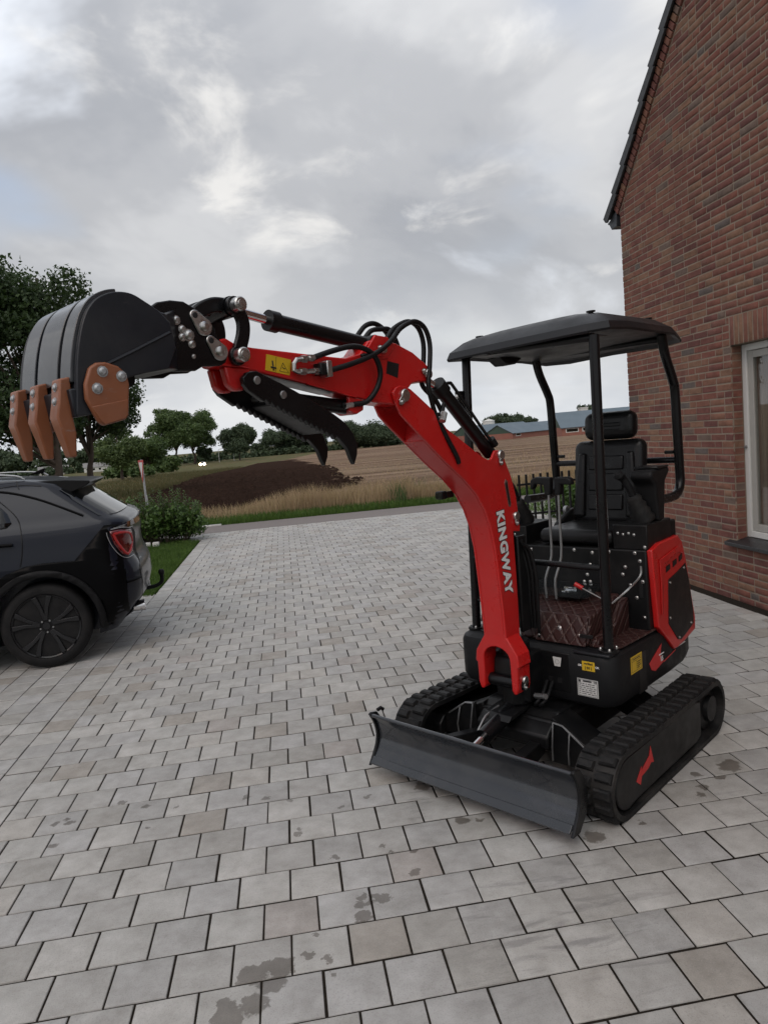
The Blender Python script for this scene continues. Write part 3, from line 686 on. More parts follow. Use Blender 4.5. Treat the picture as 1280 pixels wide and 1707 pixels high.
# roof slab and interlocking tiles with a down-turned verge flap
TH = 0.185
rf = MB().prism([(YC + .22, RK - YC - .22 + TH), (YC + .22, RK - YC - .22 + TH + .03), (RY, RZ + TH + .06), (RY, RZ + TH)], WX + .05, WX + 9, 'x')
rf.prism([(RY - .002, RZ + TH), (RY - .002, RZ + TH + .06), (YB - .22, RK - YC - .22 + TH + .03), (YB - .22, RK - YC - .22 + TH)], WX + .05, WX + 9, 'x')
roof = hb(rf, 'roof', 'roof_tile', smooth=0)
gauge = 0.312
def tile_mesh(w, flap):
    m = MB(); L_ = 0.36
    pr = [(0, 0)]
    ring = []
    for xx in (0.0, w * .12, w * .3, w * .5, w * .7, w * .88, w):
        ring.append((xx, 0.022 * sin(pi * xx / w) + (0.012 if xx < w * .15 else 0)))
    top0 = [(x, 0, h + .046) for x, h in ring]; top1 = [(x, L_, h + .006) for x, h in ring]
    b0 = [(x, 0, h + .012) for x, h in ring[::-1]]; b1 = [(x, L_, h - .006) for x, h in ring[::-1]]
    m.loft([top0 + b0, top1 + b1])
    if flap: m.prism([(0, .045), (L_ * .97, .006), (L_ * .97, -.078), (.05, -.058), (.015, -.048), (0, -.03)], -.018, .004, 'x')
    me = m.mesh('roof_tile', 40); me.materials.append(MATS['roof_tile']); return me
vt = tile_mesh(0.30, True); ft = tile_mesh(0.30, False)
oth = MB()
ang = atan2(1, 1)
for i in range(19):
    s0 = i * gauge; p = Vector((0, YC + .245, RK - YC - .245 + TH + .035)) + sx * s0
    for j in range(4):
        if j == 0:
            Mx = Vector((WX - 0.050, p.y, p.z))
        else: Mx = Vector((WX - 0.050 + .30 * j, p.y, p.z))
        R = Matrix(((1, 0, 0), (0, sx.y, up.y), (0, sx.z, up.z)))
        R = Matrix(((1, 0, 0), (0, sx.y, up.y), (0, sx.z, up.z)))
        o = bpy.data.objects.new('roof_tile', vt if j == 0 else ft); COL.objects.link(o); o.parent = roof
        o.matrix_local = Matrix.Translation(Mx) @ R.to_4x4()
# box gutter along the eaves with its end cap
gm = MB().prism([(YC + .035, RK - YC - .035 - .10), (YC + .16, RK - YC - .14), (YC + .215, RK - YC - .07), (YC + .245, RK - YC - .065), (YC + .245, RK - YC - .045), (YC + .195, RK - YC - .035), (YC + .035, RK - YC + .03)], WX - .03, WX + 9, 'x')
hb(gm, 'gutter', 'gutter', bevel=.004)
# window
win = hb(MB().box((WX + .10, W0 + .004, WZ0 + .03), (WX + .165, W0 + .06, WZ1 - .002)).box((WX + .10, W1 - .062, WZ0 + .03), (WX + .165, W1 - .004, WZ1 - .002)).box((WX + .101, W0 + .06, WZ1 - .06), (WX + .164, W1 - .062, WZ1 - .003)).box((WX + .101, W0 + .06, WZ0 + .031), (WX + .164, W1 - .062, WZ0 + .085)), 'window', 'frame_white', bevel=.004)
f0, f1, g0, g1 = W0 + .063, W1 - .065, WZ0 + .088, WZ1 - .063; sw = .062
hs = MB().box((WX + .115, f0, g0), (WX + .155, f0 + sw, g1)).box((WX + .115, f1 - sw, g0), (WX + .155, f1, g1)).box((WX + .116, f0 + sw, g1 - sw), (WX + .154, f1 - sw, g1 - .001)).box((WX + .116, f0 + sw, g0 + .001), (WX + .154, f1 - sw, g0 + sw))
hs.build('sash', 'frame_grey', win, .004)
MB().box((WX + .128, f0 + sw - .005, g0 + sw - .005), (WX + .134, f1 - sw + .005, g1 - sw + .005)).build('pane', 'window_glass', win, smooth=0)
MB().cyl((WX + .098, W1 - .033, 1.36), (WX + .085, W1 - .033, 1.36), .014, .012, 12).cyl((WX + .085, W1 - .033, 1.36), (WX + .076, W1 - .033, 1.36), .009, .009, 10).build('hinge', 'steel_grey', win)
# room behind the pane with a gathered curtain
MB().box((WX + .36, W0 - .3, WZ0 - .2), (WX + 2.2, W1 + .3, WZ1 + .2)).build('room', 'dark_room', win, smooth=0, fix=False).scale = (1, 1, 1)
cv = []; nn = 60
for i in range(nn + 1):
    yy = W1 - .07 - i / nn * 0.24; dx = .022 * sin(i * 1.05) + .012 * sin(i * 0.37 + 1)
    cv.append((yy, WX + .185 + dx))
m = MB(); vs = [(x, y, WZ0 - .1) for y, x in cv] + [(x, y, WZ1 + .05) for y, x in cv]; m.add(vs, [(i, i + 1, nn + 2 + i, nn + 1 + i) for i in range(nn)])
m.build('curtain', 'curtain', win, smooth=80)
MB().box((WX + .235, W0, WZ0 - .05), (WX + .240, W1 - .20, WZ1 + .05)).build('net_curtain', 'net_curtain', win, smooth=0)
hb(MB().prism([(WX - .055, WZ0 - .045), (WX - .055, WZ0 - .012), (WX + .10, WZ0 + .028), (WX + .10, WZ0 - .045)], W0 - .1, W1 + .105, 'y'), 'window_sill', 'stone_sill', bevel=.004)
# ---- planting, fence, sign ---------------------------------------------------
def leaf_cloud(name, mat, parent, centers, n, size, seed=1, shell=0.55, aspect=1.6, droop=0.0):
    """many small leaf faces spread through overlapping lobes; lobes = (cx,cy,cz,rx,ry,rz)"""
    rg = np.random.default_rng(seed)
    vol = np.array([c[3] * c[4] * c[5] for c in centers]) ** (2 / 3); pick = rg.choice(len(centers), n, p=vol / vol.sum())
    c = np.array(centers)[pick]; d = rg.normal(size=(n, 3)); d /= np.linalg.norm(d, axis=1)[:, None]
    rad = shell + (1 - shell) * rg.random(n) ** 0.6; rad *= 1 + 0.16 * rg.normal(size=n)
    P = c[:, :3] + d * c[:, 3:6] * rad[:, None]; P[:, 2] -= droop * rg.random(n)
    nrm = d * 0.8 + rg.normal(size=(n, 3)) * 0.7; nrm /= np.linalg.norm(nrm, axis=1)[:, None]
    a = np.cross(nrm, rg.normal(size=(n, 3))); a /= np.linalg.norm(a, axis=1)[:, None]; b = np.cross(nrm, a)
    s = size * rg.uniform(.55, 1.35, n)[:, None]; L_ = a * s * aspect * .5; Wd = b * s * .5
    bend = nrm * s * .18
    V = np.stack([P - L_, P + Wd - bend, P + L_, P - Wd - bend], 1).reshape(-1, 3); Fi = np.arange(4 * n).reshape(-1, 4)
    me = bpy.data.meshes.new(name); me.vertices.add(4 * n); me.vertices.foreach_set('co', V.ravel()); me.loops.add(4 * n); me.loops.foreach_set('vertex_index', Fi.ravel().astype(np.int32))
    me.polygons.add(n); me.polygons.foreach_set('loop_start', np.arange(0, 4 * n, 4, dtype=np.int32)); me.polygons.foreach_set('loop_total', np.full(n, 4, dtype=np.int32)); me.update(calc_edges=True); me.validate()
    me.materials.append(MATS[mat]); o = bpy.data.objects.new(name, me); COL.objects.link(o); o.parent = parent; return o
def tree(name, loc, h, crown_r, trunk_h, mat, leaves, leaf, label, group=None, seed=1, squash=0.85, trunk_r=None, lobes=15, off=0.0, spread=1.0):
    root = tag(empty(name, loc), label, 'tree', group); rg = random.Random(seed)
    tr = trunk_r or h * 0.022; m = MB(); top = h * 0.86
    path = [(0, 0, -.3), (rg.uniform(-.02, .02) * h, 0, trunk_h * .5), (rg.uniform(-.03, .03) * h, rg.uniform(-.02, .02) * h, trunk_h), (rg.uniform(-.04, .04) * h, 0, top)]
    m.tube(path, [tr * 1.25, tr * .22], 9, sub=4)
    cz = (h + trunk_h) / 2; rz = (h - trunk_h) / 2; cen = []
    for i in range(lobes):
        a = 2 * pi * i * 0.382 + rg.uniform(-.4, .4); f = rg.uniform(-1, 1); rr_ = sqrt(max(0, 1 - f * f * .8)) * rg.uniform(.45, .80) * spread
        p = (off + cos(a) * rr_ * crown_r, sin(a) * rr_ * crown_r, cz + f * rz * .70); k = rg.uniform(.26, .44)
        cen.append((*p, crown_r * k, crown_r * k, crown_r * k * squash))
        m.tube([(0, 0, trunk_h * rg.uniform(.7, 1.2)), (p[0] * .5, p[1] * .5, (trunk_h + p[2]) * .5), p], [tr * .45, tr * .08], 6, sub=2)
        for _ in range(2):
            b = rg.uniform(0, 2 * pi); q = crown_r * k * .95; cen.append((p[0] + cos(b) * q, p[1] + sin(b) * q, p[2] + rg.uniform(-.6, .6) * q, crown_r * k * .45, crown_r * k * .45, crown_r * k * .38))
    m.build('trunk', 'bark', root, smooth=60)
    leaf_cloud('crown', mat, root, cen, leaves, leaf, seed)
    return root

GT = 'trees beyond the fields'
tree('broadleaf_tree', (-9.7, 34.5, -.27), 12.4, 4.9, 2.4, 'leaf_dark', 62000, .125, 'tall dark broadleaf tree at left edge behind the bucket', seed=3, trunk_r=.27, lobes=24, off=-2.7)
tree('broadleaf_tree', (-9.5, 39.5, -.36), 7.2, 2.8, 2.9, 'leaf_dark', 22000, .12, 'smaller dark tree with thin trunk just right of the tall one', seed=8, trunk_r=.18, lobes=18, off=.3)
tree('willow_tree', (-21.3, 102.6, -1.35), 8.1, 4.0, 2.0, 'leaf_light', 18000, .20, 'pale green loose tree behind the triangular road sign', GT, 12, trunk_r=.22)
tree('broadleaf_tree', (-26.9, 154, -2.18), 8.0, 5.0, 1.2, 'leaf_mid', 15000, .27, 'low bushy tree right of the pale loose tree', GT, 13)
tree('broadleaf_tree', (-40.3, 294, -3.2), 23.5, 9.8, 7.0, 'leaf_mid', 24000, .46, 'tall round tree with bare trunk, left one of the touching pair', GT, 14, trunk_r=.55, lobes=18)
tree('broadleaf_tree', (-34.1, 298, -3.2), 22.0, 10.4, 6.5, 'leaf_mid', 24000, .46, 'spreading tree with bare trunk, right one of the touching pair', GT, 15, trunk_r=.5, lobes=18)
tree('broadleaf_tree', (-15.8, 291, -3.2), 13.8, 8.2, 2.6, 'leaf_far_haze', 18000, .44, 'dark round tree standing behind two street lamps', GT, 16)
tree('broadleaf_tree', (-30.7, 306, -3.2), 7.2, 3.6, 1.2, 'leaf_far_haze', 1800, .7, 'small dark tree above the oncoming car', GT, 17)
tree('broadleaf_tree', (0.9, 354, -3.2), 12.8, 10.6, 2.5, 'leaf_far_haze', 17000, .50, 'wide tree left of the thumb claw, over the far field', GT, 18)
tree('broadleaf_tree', (16.2, 351, -3.2), 10.6, 10.0, 2.0, 'leaf_far_haze', 15000, .5, 'far tree half hidden behind the black thumb claw', GT, 19)
tree('broadleaf_tree', (35.5, 334, -3.2), 12.0, 11.8, 2.2, 'leaf_far_haze', 17000, .50, 'wide far tree right of the thumb claw tips', GT, 20)
tree('broadleaf_tree', (48.6, 332, -3.2), 10.3, 8.6, 2.0, 'leaf_far_haze', 15000, .48, 'far tree touching the red boom under its knuckle', GT, 21)
tree('broadleaf_tree', (97.6, 310, -3.2), 9.1, 7.6, 1.5, 'leaf_far_haze', 11000, .5, 'far tree above the smaller barn roof', GT, 22)
tree('broadleaf_tree', (109.6, 318, -3.2), 9.3, 6.8, 1.5, 'leaf_far_haze', 10000, .5, 'far tree beside the gable of the long barn', GT, 23)
tree('broadleaf_tree', (127, 286, -3.2), 9.8, 6.6, 1.5, 'leaf_far_haze', 9000, .5, 'treetop peeping over the long barn ridge', GT, 24)
tree('broadleaf_tree', (-153, 445, -3.2), 14, 12.5, 1.5, 'leaf_far_haze', 3000, 1.5, 'leftmost of the low distant trees above the car roof', GT, 25)
tree('broadleaf_tree', (-131, 442, -3.2), 12.9, 11.5, 1.5, 'leaf_far_haze', 3000, 1.5, 'second from left of the low distant trees above the car roof', GT, 26)
tree('broadleaf_tree', (-99.7, 397, -3.2), 11.1, 9.5, 1.2, 'leaf_far_haze', 2600, 1.4, 'third from left of the low distant trees, left of the pale tree', GT, 27)
tree('broadleaf_tree', (-11.1, 385, -3.2), 6.0, 5.2, .8, 'leaf_far_haze', 1800, 1.0, 'small far tree in the gap left of the wide one', GT, 28)
def bush(name, loc, lobes, n, leaf, mat, label, group=None, seed=1, cat='bush', stems=5):
    root = tag(empty(name, loc), label, cat, group); rg = random.Random(seed); m = MB()
    for i in range(stems):
        l = lobes[i % len(lobes)]; m.tube([(l[0] * .3, l[1] * .3, -.05), (l[0] * .7, l[1] * .7, l[2] * .6), (l[0], l[1], l[2] + l[5] * .6)], [.012 * max(1, leaf * 6), .004], 6, sub=2)
    m.build('stems', 'bark', root); leaf_cloud('foliage', mat, root, lobes, n, leaf, seed, .35); return root
rg = random.Random(31)
bush('field_bush', (-24.2, 122.7, -1.67), [(rg.uniform(-3, 3), rg.uniform(-1, 1), rg.uniform(.8, 1.7), 1.3, 1.2, .9) for _ in range(8)], 2600, .4, 'leaf_mid', 'low green bush on the verge below the pale tree', 'roadside bushes', 4)
bush('field_bush', (-28, 174, -2.5), [(rg.uniform(-4, 4), rg.uniform(-1, 1), rg.uniform(1, 3), 1.7, 1.4, 1.3) for _ in range(8)], 2600, .5, 'leaf_mid', 'taller green bush left of the tall tree pair', 'roadside bushes', 5)
# unbroken far hedgerow closing the fields
cen = []
for i in range(150):
    x = -40 + i * 1.15; cen.append((x + rg.uniform(-.6, .6), 345 - abs(x - 20) * .08 + rg.uniform(-2, 2), -3.2 + rg.uniform(.6, 2.2), 1.9, 1.5, rg.uniform(.9, 1.9)))
h = leaf_cloud('far_hedgerow', 'leaf_far_haze', None, cen, 9000, 1.0, 9, .3); tag(h, 'low dark hedgerow along the far edge of the field', 'hedgerow', kind='stuff')
cen = []
for i in range(110):
    x = -190 + i * 1.5; cen.append((x, 330 + rg.uniform(-6, 6), -3.2 + rg.uniform(.5, 1.9), 2.0, 1.5, rg.uniform(.8, 2.2)))
h = leaf_cloud('far_scrub', 'leaf_far_haze', None, cen, 6000, 1.1, 10, .3); tag(h, 'distant scrub behind the parked car on the left', 'scrub', kind='stuff')

# clipped bush beside the drive: upright shoots with glossy leaves
hedge = tag(empty('laurel_bush', (-1.45, 12.45, 0)), 'rounded glossy green bush at the lawn corner by the drive', 'bush')
lob = []
for i in range(26):
    x = rg.uniform(-.82, .62); hgt = .86 - .22 * abs(x + .05) ** 2 - (.16 if x > .35 else 0) + rg.uniform(-.06, .06)
    lob.append((x, rg.uniform(-.38, .38), hgt * rg.uniform(.35, .62), .22, .22, hgt * .40))
m = MB(); shoots = []
for i in range(130):
    x = rg.uniform(-.95, .70); y = rg.uniform(-.45, .45); hgt = (.93 - .25 * (x + .05) ** 2 - (.12 if x > .4 else 0)) * rg.uniform(.74, 1.14)
    if abs(x) > .6: y *= .7
    lx = rg.uniform(-.05, .05); m.tube([(x * .55, y * .5, 0), (x * .9, y * .9, hgt * .5), (x + lx, y, hgt)], [.006, .0025], 4, caps=False); shoots.append((x, y, hgt, lx))
m.build('stems', 'bark', hedge)
leaf_cloud('inner_foliage', 'leaf_hedge', hedge, lob, 9000, .042, 6, .3, 2.0)
V = []; Fc = []
for (x, y, hgt, lx) in shoots:
    for j in range(62):
        t = .18 + .84 * j / 62; a = j * 2.4; el = rg.uniform(.3, .9); s = rg.uniform(.030, .058)
        px, py, pz = x * (.75 + .25 * t) + lx * t, y * (.75 + .25 * t), hgt * t
        d = Vector((cos(a) * cos(el), sin(a) * cos(el), sin(el))); sd = Vector((-sin(a), cos(a), 0)) * s * .24; o = len(V); p = Vector((px, py, pz))
        V += [tuple(p), tuple(p + d * s * .5 + sd), tuple(p + d * s), tuple(p + d * s * .5 - sd)]; Fc.append((o, o + 1, o + 2, o + 3))
me = bpy.data.meshes.new('foliage'); me.from_pydata(V, [], Fc); me.materials.append(MATS['leaf_hedge']); o = bpy.data.objects.new('foliage', me); COL.objects.link(o); o.parent = hedge
# second lower bush carried on behind the car
bush('laurel_bush', (-2.75, 12.75, 0), [(rg.uniform(-.7, .7), rg.uniform(-.3, .3), rg.uniform(.3, .6), .26, .26, .28) for _ in range(14)], 9000, .045, 'leaf_hedge', 'darker green bush half hidden behind the car tail', None, 7)
# cobble edging stones at the lawn corner
for i in range(4):
    x = -1.62 - i * .17; c = MB().box((-.06, -.05, -.02), (.06, .05, .07)); o = c.build('edging_stone', 'white_sticker', None, .012, 3)
    o.location = (x, 12.02 + .03 * (i % 2), 0); o.rotation_euler = (0, 0, .3 * i)
    tag(o, ['pale edging stone at the foot of the bush, nearest the drive', 'second pale edging stone under the bush from the drive', 'third pale edging stone under the bush from the drive', 'pale edging stone under the bush, farthest from the drive'][i], 'stone', 'stones under the bush')

# yield sign seen nearly edge-on
sg = tag(empty('give_way_sign', (-3.93, 23.9, terrain_z(23.9)), radians(-68)), 'leaning give way sign, white triangle with red border on grey post', 'road sign')
MB().tube([(0.0, 0.03, -.2), (-.02, 0.03, .8), (-.045, 0.03, 1.70)], .036, 12).build('post', 'galvanised', sg)
tri_ = [(-.47, 1.68), (.43, 1.68), (-.02, .90)]
MB().prism(tri_, -.012, .0, 'y').build('sign_plate', 'sign_red', sg, .01, 2)
MB().prism([(-.33, 1.605), (.29, 1.605), (-.02, 1.07)], -.016, -.0125, 'y').build('white_centre', 'sign_white', sg, smooth=0)
MB().box((-.06, -.0, 1.55), (.02, .08, 1.59)).box((-.06, -.0, 1.15), (.02, .08, 1.19)).build('bracket', 'galvanised', sg)
MB().tube([(.10, .05, -.1), (.05, .05, .45)], .018, 8).build('brace', 'galvanised', sg)

# black picket fence behind the machine
fen = tag(empty('picket_fence', (4.78, 9.42, 0)), 'low black metal picket fence seen behind the seat', 'fence')
pm = MB().box((-.016, -.016, 0), (.016, .016, .88)).mesh('picket', 0); pm.materials.append(MATS['black_paint'])
for i in range(26): inst('picket', pm, fen, (i * .125, 0, 0))
MB().box((-.05, -.032, .20), (3.2, -.0165, .235)).build('lower_rail', 'black_paint', fen); MB().box((-.05, -.032, .70), (3.2, -.0165, .735)).build('upper_rail', 'black_paint', fen)
tag(MB().add([(5.6, 9.5, -.006), (30, 9.5, -.006), (30, 13.1, -.006), (5.6, 13.1, -.006)], [(0, 1, 2, 3)]).build('side_lawn', 'lawn_soil', smooth=0), kind='structure')
sp = [(rg.uniform(5.6, 9.5), rg.uniform(9.5, 13.1), 1.0) for _ in range(9000)]
blades('side_lawn_grass', 'grass_green', sp, (.04, .09), .012, .7, 12, -.006, label='grass behind the black picket fence', cat='grass')
bush('garden_shrub', (6.1, 10.1, 0), [(rg.uniform(-.35, .35), rg.uniform(-.3, .3), rg.uniform(.2, .42), .24, .24, .22) for _ in range(8)], 3500, .05, 'leaf_hedge', 'small green shrub behind the picket fence', None, 8)

# ---- farm buildings far behind ---------------------------------------------
def barn(name, origin, ax, length, width, eave, ridge, label, hip=0.0, windows=None, door=None):
    """ax: unit vector along the ridge; gable end at the origin faces the viewer"""
    root = tag(empty(name, (origin[0], origin[1], terrain_z(origin[1])), atan2(ax[1], ax[0])), label, 'barn')
    MB().box((0, 0, -.6), (length, width, eave)).build('wall', 'barn_brick', root, smooth=0)
    MB().prism([(0, eave + .01), (width, eave + .01), (width / 2, ridge - .05)], -.02, .4, 'x').build('gable', 'barn_green', root, smooth=0)
    o_ = .5; m = MB(); sl = (ridge - eave) / (width / 2)
    for sgn in (0, 1):
        y0 = -o_ if sgn == 0 else width + o_; z0 = eave - o_ * sl
        m.add([(-.35, y0, z0), (length + .3, y0, z0), (length + .3, width / 2, ridge), (-.35, width / 2, ridge), (-.35, y0, z0 + .18), (length + .3, y0, z0 + .18), (length + .3, width / 2, ridge + .18), (-.35, width / 2, ridge + .18)], [(0, 1, 2, 3), (4, 5, 6, 7), (0, 1, 5, 4), (1, 2, 6, 5), (2, 3, 7, 6), (3, 0, 4, 7)])
    m.build('roof', 'barn_roof', root, smooth=0)
    for (x0, x1, z0, z1) in (windows or []):
        w = MB().box((x0, -.06, z0), (x1, -.003, z1)).build('window', 'barn_white', root, smooth=0)
        MB().box((x0 + .25, -.09, z0 + .2), (x1 - .25, -.063, z1 - .15)).build('pane', 'car_glass', w, smooth=0)
    if door: MB().box((-.06, door[0], 0), (-.025, door[1], door[2])).build('door', 'barn_white', root, smooth=0)
    return root
barn('long_barn', (82.5, 203, 0), (0.985, -0.17), 75, 17, 2.5, 6.9, 'long farm barn with blue grey roof and brick walls', windows=[(1.2, 5.0, .9, 2.1), (6.0, 9.6, .9, 2.1), (13, 17, .9, 2.1), (20, 24, .9, 2.1)], door=(12.5, 15, 2.2))
barn('small_barn', (79.5, 240, 0), (0.8, 0.6), 40, 12, 2.0, 5.0, 'lower farm shed left of the long barn', windows=[(2, 5, .8, 1.8)])
barn('small_barn', (72.5, 262, 0), (0.8, 0.6), 40, 12, 2.2, 5.6, 'leftmost farm shed, partly behind the boom cylinder', windows=[(2, 5, .8, 1.8)])
sl = tag(empty('feed_silo', (84.6, 285, terrain_z(285))), 'pale round tank above the farm sheds', 'tank')
MB().lathe((0, 0, 0), (0, 0, 1), [(0, 2.4), (6.9, 2.4), (7.0, 2.5), (7.15, 2.5), (7.9, .3)], 20).build('tank_wall', 'barn_white', sl)
MB().cyl((0, 0, 7.85), (0, 0, 8.2), .35, .35, 10).build('hatch', 'galvanised', sl)
sl2 = tag(empty('farm_chimney', (102, 232, terrain_z(232))), 'cream block chimney at the ridge of the long barn', 'chimney')
MB().box((-1.3, -1, 0), (1.3, 1, 8.3)).box((-1.4, -1.1, 8.3), (1.4, 1.1, 8.6)).build('stack', 'barn_white', sl2, smooth=0)
for (loc, wdt, lab) in [((-82, 318), 11, 'far white cottage with grey roof, right of the tooth tips'), ((-104, 330), 12, 'far white cottage with grey roof, between the bucket teeth')]:
    hs_ = tag(empty('far_cottage', (loc[0], loc[1], terrain_z(loc[1])), .25), lab, 'house', 'far white cottages')
    MB().box((0, 0, -.4), (wdt, 5, 2.0)).build('wall', 'barn_white', hs_, smooth=0)
    MB().prism([(-.3, 2.0), (5.3, 2.0), (2.5, 3.9)], -.3, wdt + .3, 'x').build('roof', 'far_roof', hs_, smooth=0)
    for q in range(3): MB().box((1 + q * 2.4, -.05, .7), (1.9 + q * 2.4, -.003, 1.5)).build('window', 'car_glass', hs_, smooth=0)
# two street lamps and the oncoming car
lm = MB().tube([(0, 0, -.3), (0, 0, 4.6), (.25, 0, 5.0), (1.2, 0, 5.1)], .11, 8).mesh('post', 60); lm.materials.append(MATS['lamp_paint'])
lh = MB().box((1.0, -.15, 5.02), (1.9, .15, 5.18)).mesh('lamp_head', 0); lh.materials.append(MATS['lamp_paint'])
for x, y, rz, lab in [(-23.8, 291, 0, 'left one of two far street lamps'), (-18.0, 290, pi, 'right one of two far street lamps')]:
    l = tag(empty('street_lamp', (x, y, -3.2), rz), lab, 'street lamp', 'far street lamps'); inst('post', lm, l); inst('lamp_head', lh, l)
rc = tag(empty('oncoming_car', (-24.6, 236, -3.2)), 'oncoming car on the far road with headlights on', 'car')
MB().prism([(-.9, .3), (.9, .3), (.92, .9), (.75, 1.0), (.6, 1.45), (-.6, 1.45), (-.75, 1.0), (-.92, .9)], 0, 3.8, 'y').build('body', 'steel_grey', rc, .06)
for sx_ in (-.62, .62):
    MB().lathe((sx_, -.004, .72), (0, -1, 0), [(0, .36), (.03, .35), (.08, .28)], 12).build('headlight', 'headlight_lit', rc)
    MB().cyl((sx_ - .12, .7, .3), (sx_ + .12, .7, .3), .3, .3, 14).build('wheel', 'tyre', rc)
# ================================================================== MINI EXCAVATOR
# local frame: x forward (over the blade), y to the machine's left, z up
EX = tag(empty('mini_excavator', (2.240, 1.356, 0), radians(218)), 'red and black mini excavator with raised boom, canopy and rubber tracks', 'excavator')
def eb(m, name, mat, parent=EX, bevel=0.0, smooth=30, seg=2, **k): return m.build(name, mat, parent, bevel, seg, smooth, **k)
YB_ = -0.025                     # centre plane of the boom
def disc_poly(cx, cz, r, a0, a1, n=8): return [(cx + r * cos(a0 + (a1 - a0) * i / n), cz + r * sin(a0 + (a1 - a0) * i / n)) for i in range(n + 1)]

# ---- undercarriage -----------------------------------------------------------
def track_loop(off=0.0, n=14):
    xf, rf_, zf = .475, .150, .152; xr, rr_, zr = -.530, .145, .150
    p = []
    for i in range(n + 1):
        a = -pi / 2 + pi * i / n; p.append((xf + (rf_ + off) * cos(a), zf + (rf_ + off) * sin(a)))
    for i in range(1, 8):
        t = i / 8; p.append((xf + (xr - xf) * t, (zf + rf_ + off) * (1 - t) + (zr + rr_ + off) * t - .006 * sin(pi * t)))
    for i in range(n + 1):
        a = pi / 2 + pi * i / n; p.append((xr + (rr_ + off) * cos(a), zr + (rr_ + off) * sin(a)))
    for i in range(1, 8):
        t = i / 8; p.append((xr + (xf - xr) * t, (zr - rr_ - off) * (1 - t) + (zf - rf_ - off) * t))
    return p
def lug_mesh(ln, wd, ht):
    m = MB(); x, y = ln / 2, wd / 2
    m.loft([[(-x, -y, 0), (x, -y, 0), (x, y, 0), (-x, y, 0)], [(-x * .9, -y * .96, ht * .6), (x * .9, -y * .96, ht * .6), (x * .9, y * .92, ht * .6), (-x * .9, y * .92, ht * .6)], [(-x * .62, -y * .88, ht), (x * .62, -y * .88, ht), (x * .62, y * .75, ht), (-x * .62, y * .75, ht)]])
    me = m.mesh('tread_lug', 25); me.materials.append(MATS['rubber']); return me
LUG = lug_mesh(.046, .078, .019)
for (yi, yo) in ((.455, .635), (-.425, -.605)):
    inner = track_loop(-.024); outer = track_loop(0.0); n = len(outer); lo, hi = min(yi, yo), max(yi, yo)
    m = MB(); vs = []
    for (pt, yy) in ((outer, lo), (outer, hi), (inner, hi), (inner, lo)): vs += [(a, yy, b) for a, b in pt]
    fs = []
    for r_ in range(4):
        for i in range(n): fs.append((r_ * n + i, r_ * n + (i + 1) % n, ((r_ + 1) % 4) * n + (i + 1) % n, ((r_ + 1) % 4) * n + i))
    trk = eb(m.add(vs, fs), 'track', 'rubber', smooth=35)
    # lugs in two staggered rows
    per = [0]
    for i in range(n): per.append(per[-1] + (Vector(outer[(i + 1) % n]) - Vector(outer[i])).length)
    tot = per[-1]; cnt = 42
    for row in (0, 1):
        for k in range(cnt):
            d = (k + .5 * row) * tot / cnt % tot; i = max(j for j in range(n) if per[j] <= d); p = Vector(outer[i]); q = Vector(outer[(i + 1) % n]); t = (d - per[i]) / max(1e-6, per[i + 1] - per[i]); c = p.lerp(q, t); tg = (q - p).normalized()
            nr = Vector((tg.y, -tg.x)); cy = (lo + hi) / 2 + (.046 if row else -.046)
            X = Vector((tg.x, 0, tg.y)); Zv = Vector((nr.x, 0, nr.y)); Yv = Zv.cross(X)
            if row: Yv = -Yv; X = -X
            R = Matrix(((X.x, Yv.x, Zv.x, c.x - nr.x * .002), (X.y, Yv.y, Zv.y, cy), (X.z, Yv.z, Zv.z, c.y - nr.y * .002), (0, 0, 0, 1)))
            R = R @ Matrix.Rotation(random.uniform(-.05, .05), 4, 'Z')
            o = bpy.data.objects.new('tread_lug', LUG); COL.objects.link(o); o.parent = trk; o.matrix_local = R
    out = 1 if yo > 0 else -1; ye = yo - out * .014
    gp = disc_poly(.455, .150, .116, -pi * .62, pi * .52, 10) + [(-.30, .262), (-.36, .245), (-.36, .070), (-.30, .052), (.36, .046)]
    gd = eb(MB().prism(gp, ye - out * .05, ye + out * .004), 'track_guard', 'black_paint', bevel=.006)
    if out > 0:
        A = [(.40, .158), (.352, .212), (.356, .186), (.318, .190), (.262, .226), (.262, .150), (.318, .154), (.350, .150), (.350, .122)]
        A = [(.385, .128), (.330, .178), (.330, .160), (.250, .196), (.232, .236), (.205, .150), (.232, .158), (.262, .142), (.330, .132), (.345, .098)]
        MB().prism(A, ye + .0045, ye + .0055).build('arrow_decal', 'red_plastic', gd, smooth=0)
    # rear sprocket, front idler and bottom rollers
    eb(MB().lathe((-.53, ye - out * .055, .15), (0, out, 0), [(-.03, .10), (.0, .118), (.022, .112), (.03, .07), (.052, .066), (.056, .03)], 24), 'sprocket', 'black_paint', smooth=35)
    eb(MB().lathe((.475, ye - out * .07, .152), (0, out, 0), [(-.03, .09), (.0, .122), (.02, .118), (.024, .05)], 24), 'idler', 'black_paint', smooth=35)
    for x in (-.30, -.02, .24): eb(MB().cyl((x, ye - out * .12, .062), (x, ye - out * .03, .062), .036, .036, 16), 'track_roller', 'black_paint')
    eb(MB().prism([(-.44, .10), (-.44, .20), (.40, .21), (.44, .17), (.44, .11)], yi + out * .012, yo - out * .06), 'track_frame', 'black_paint', bevel=.008)
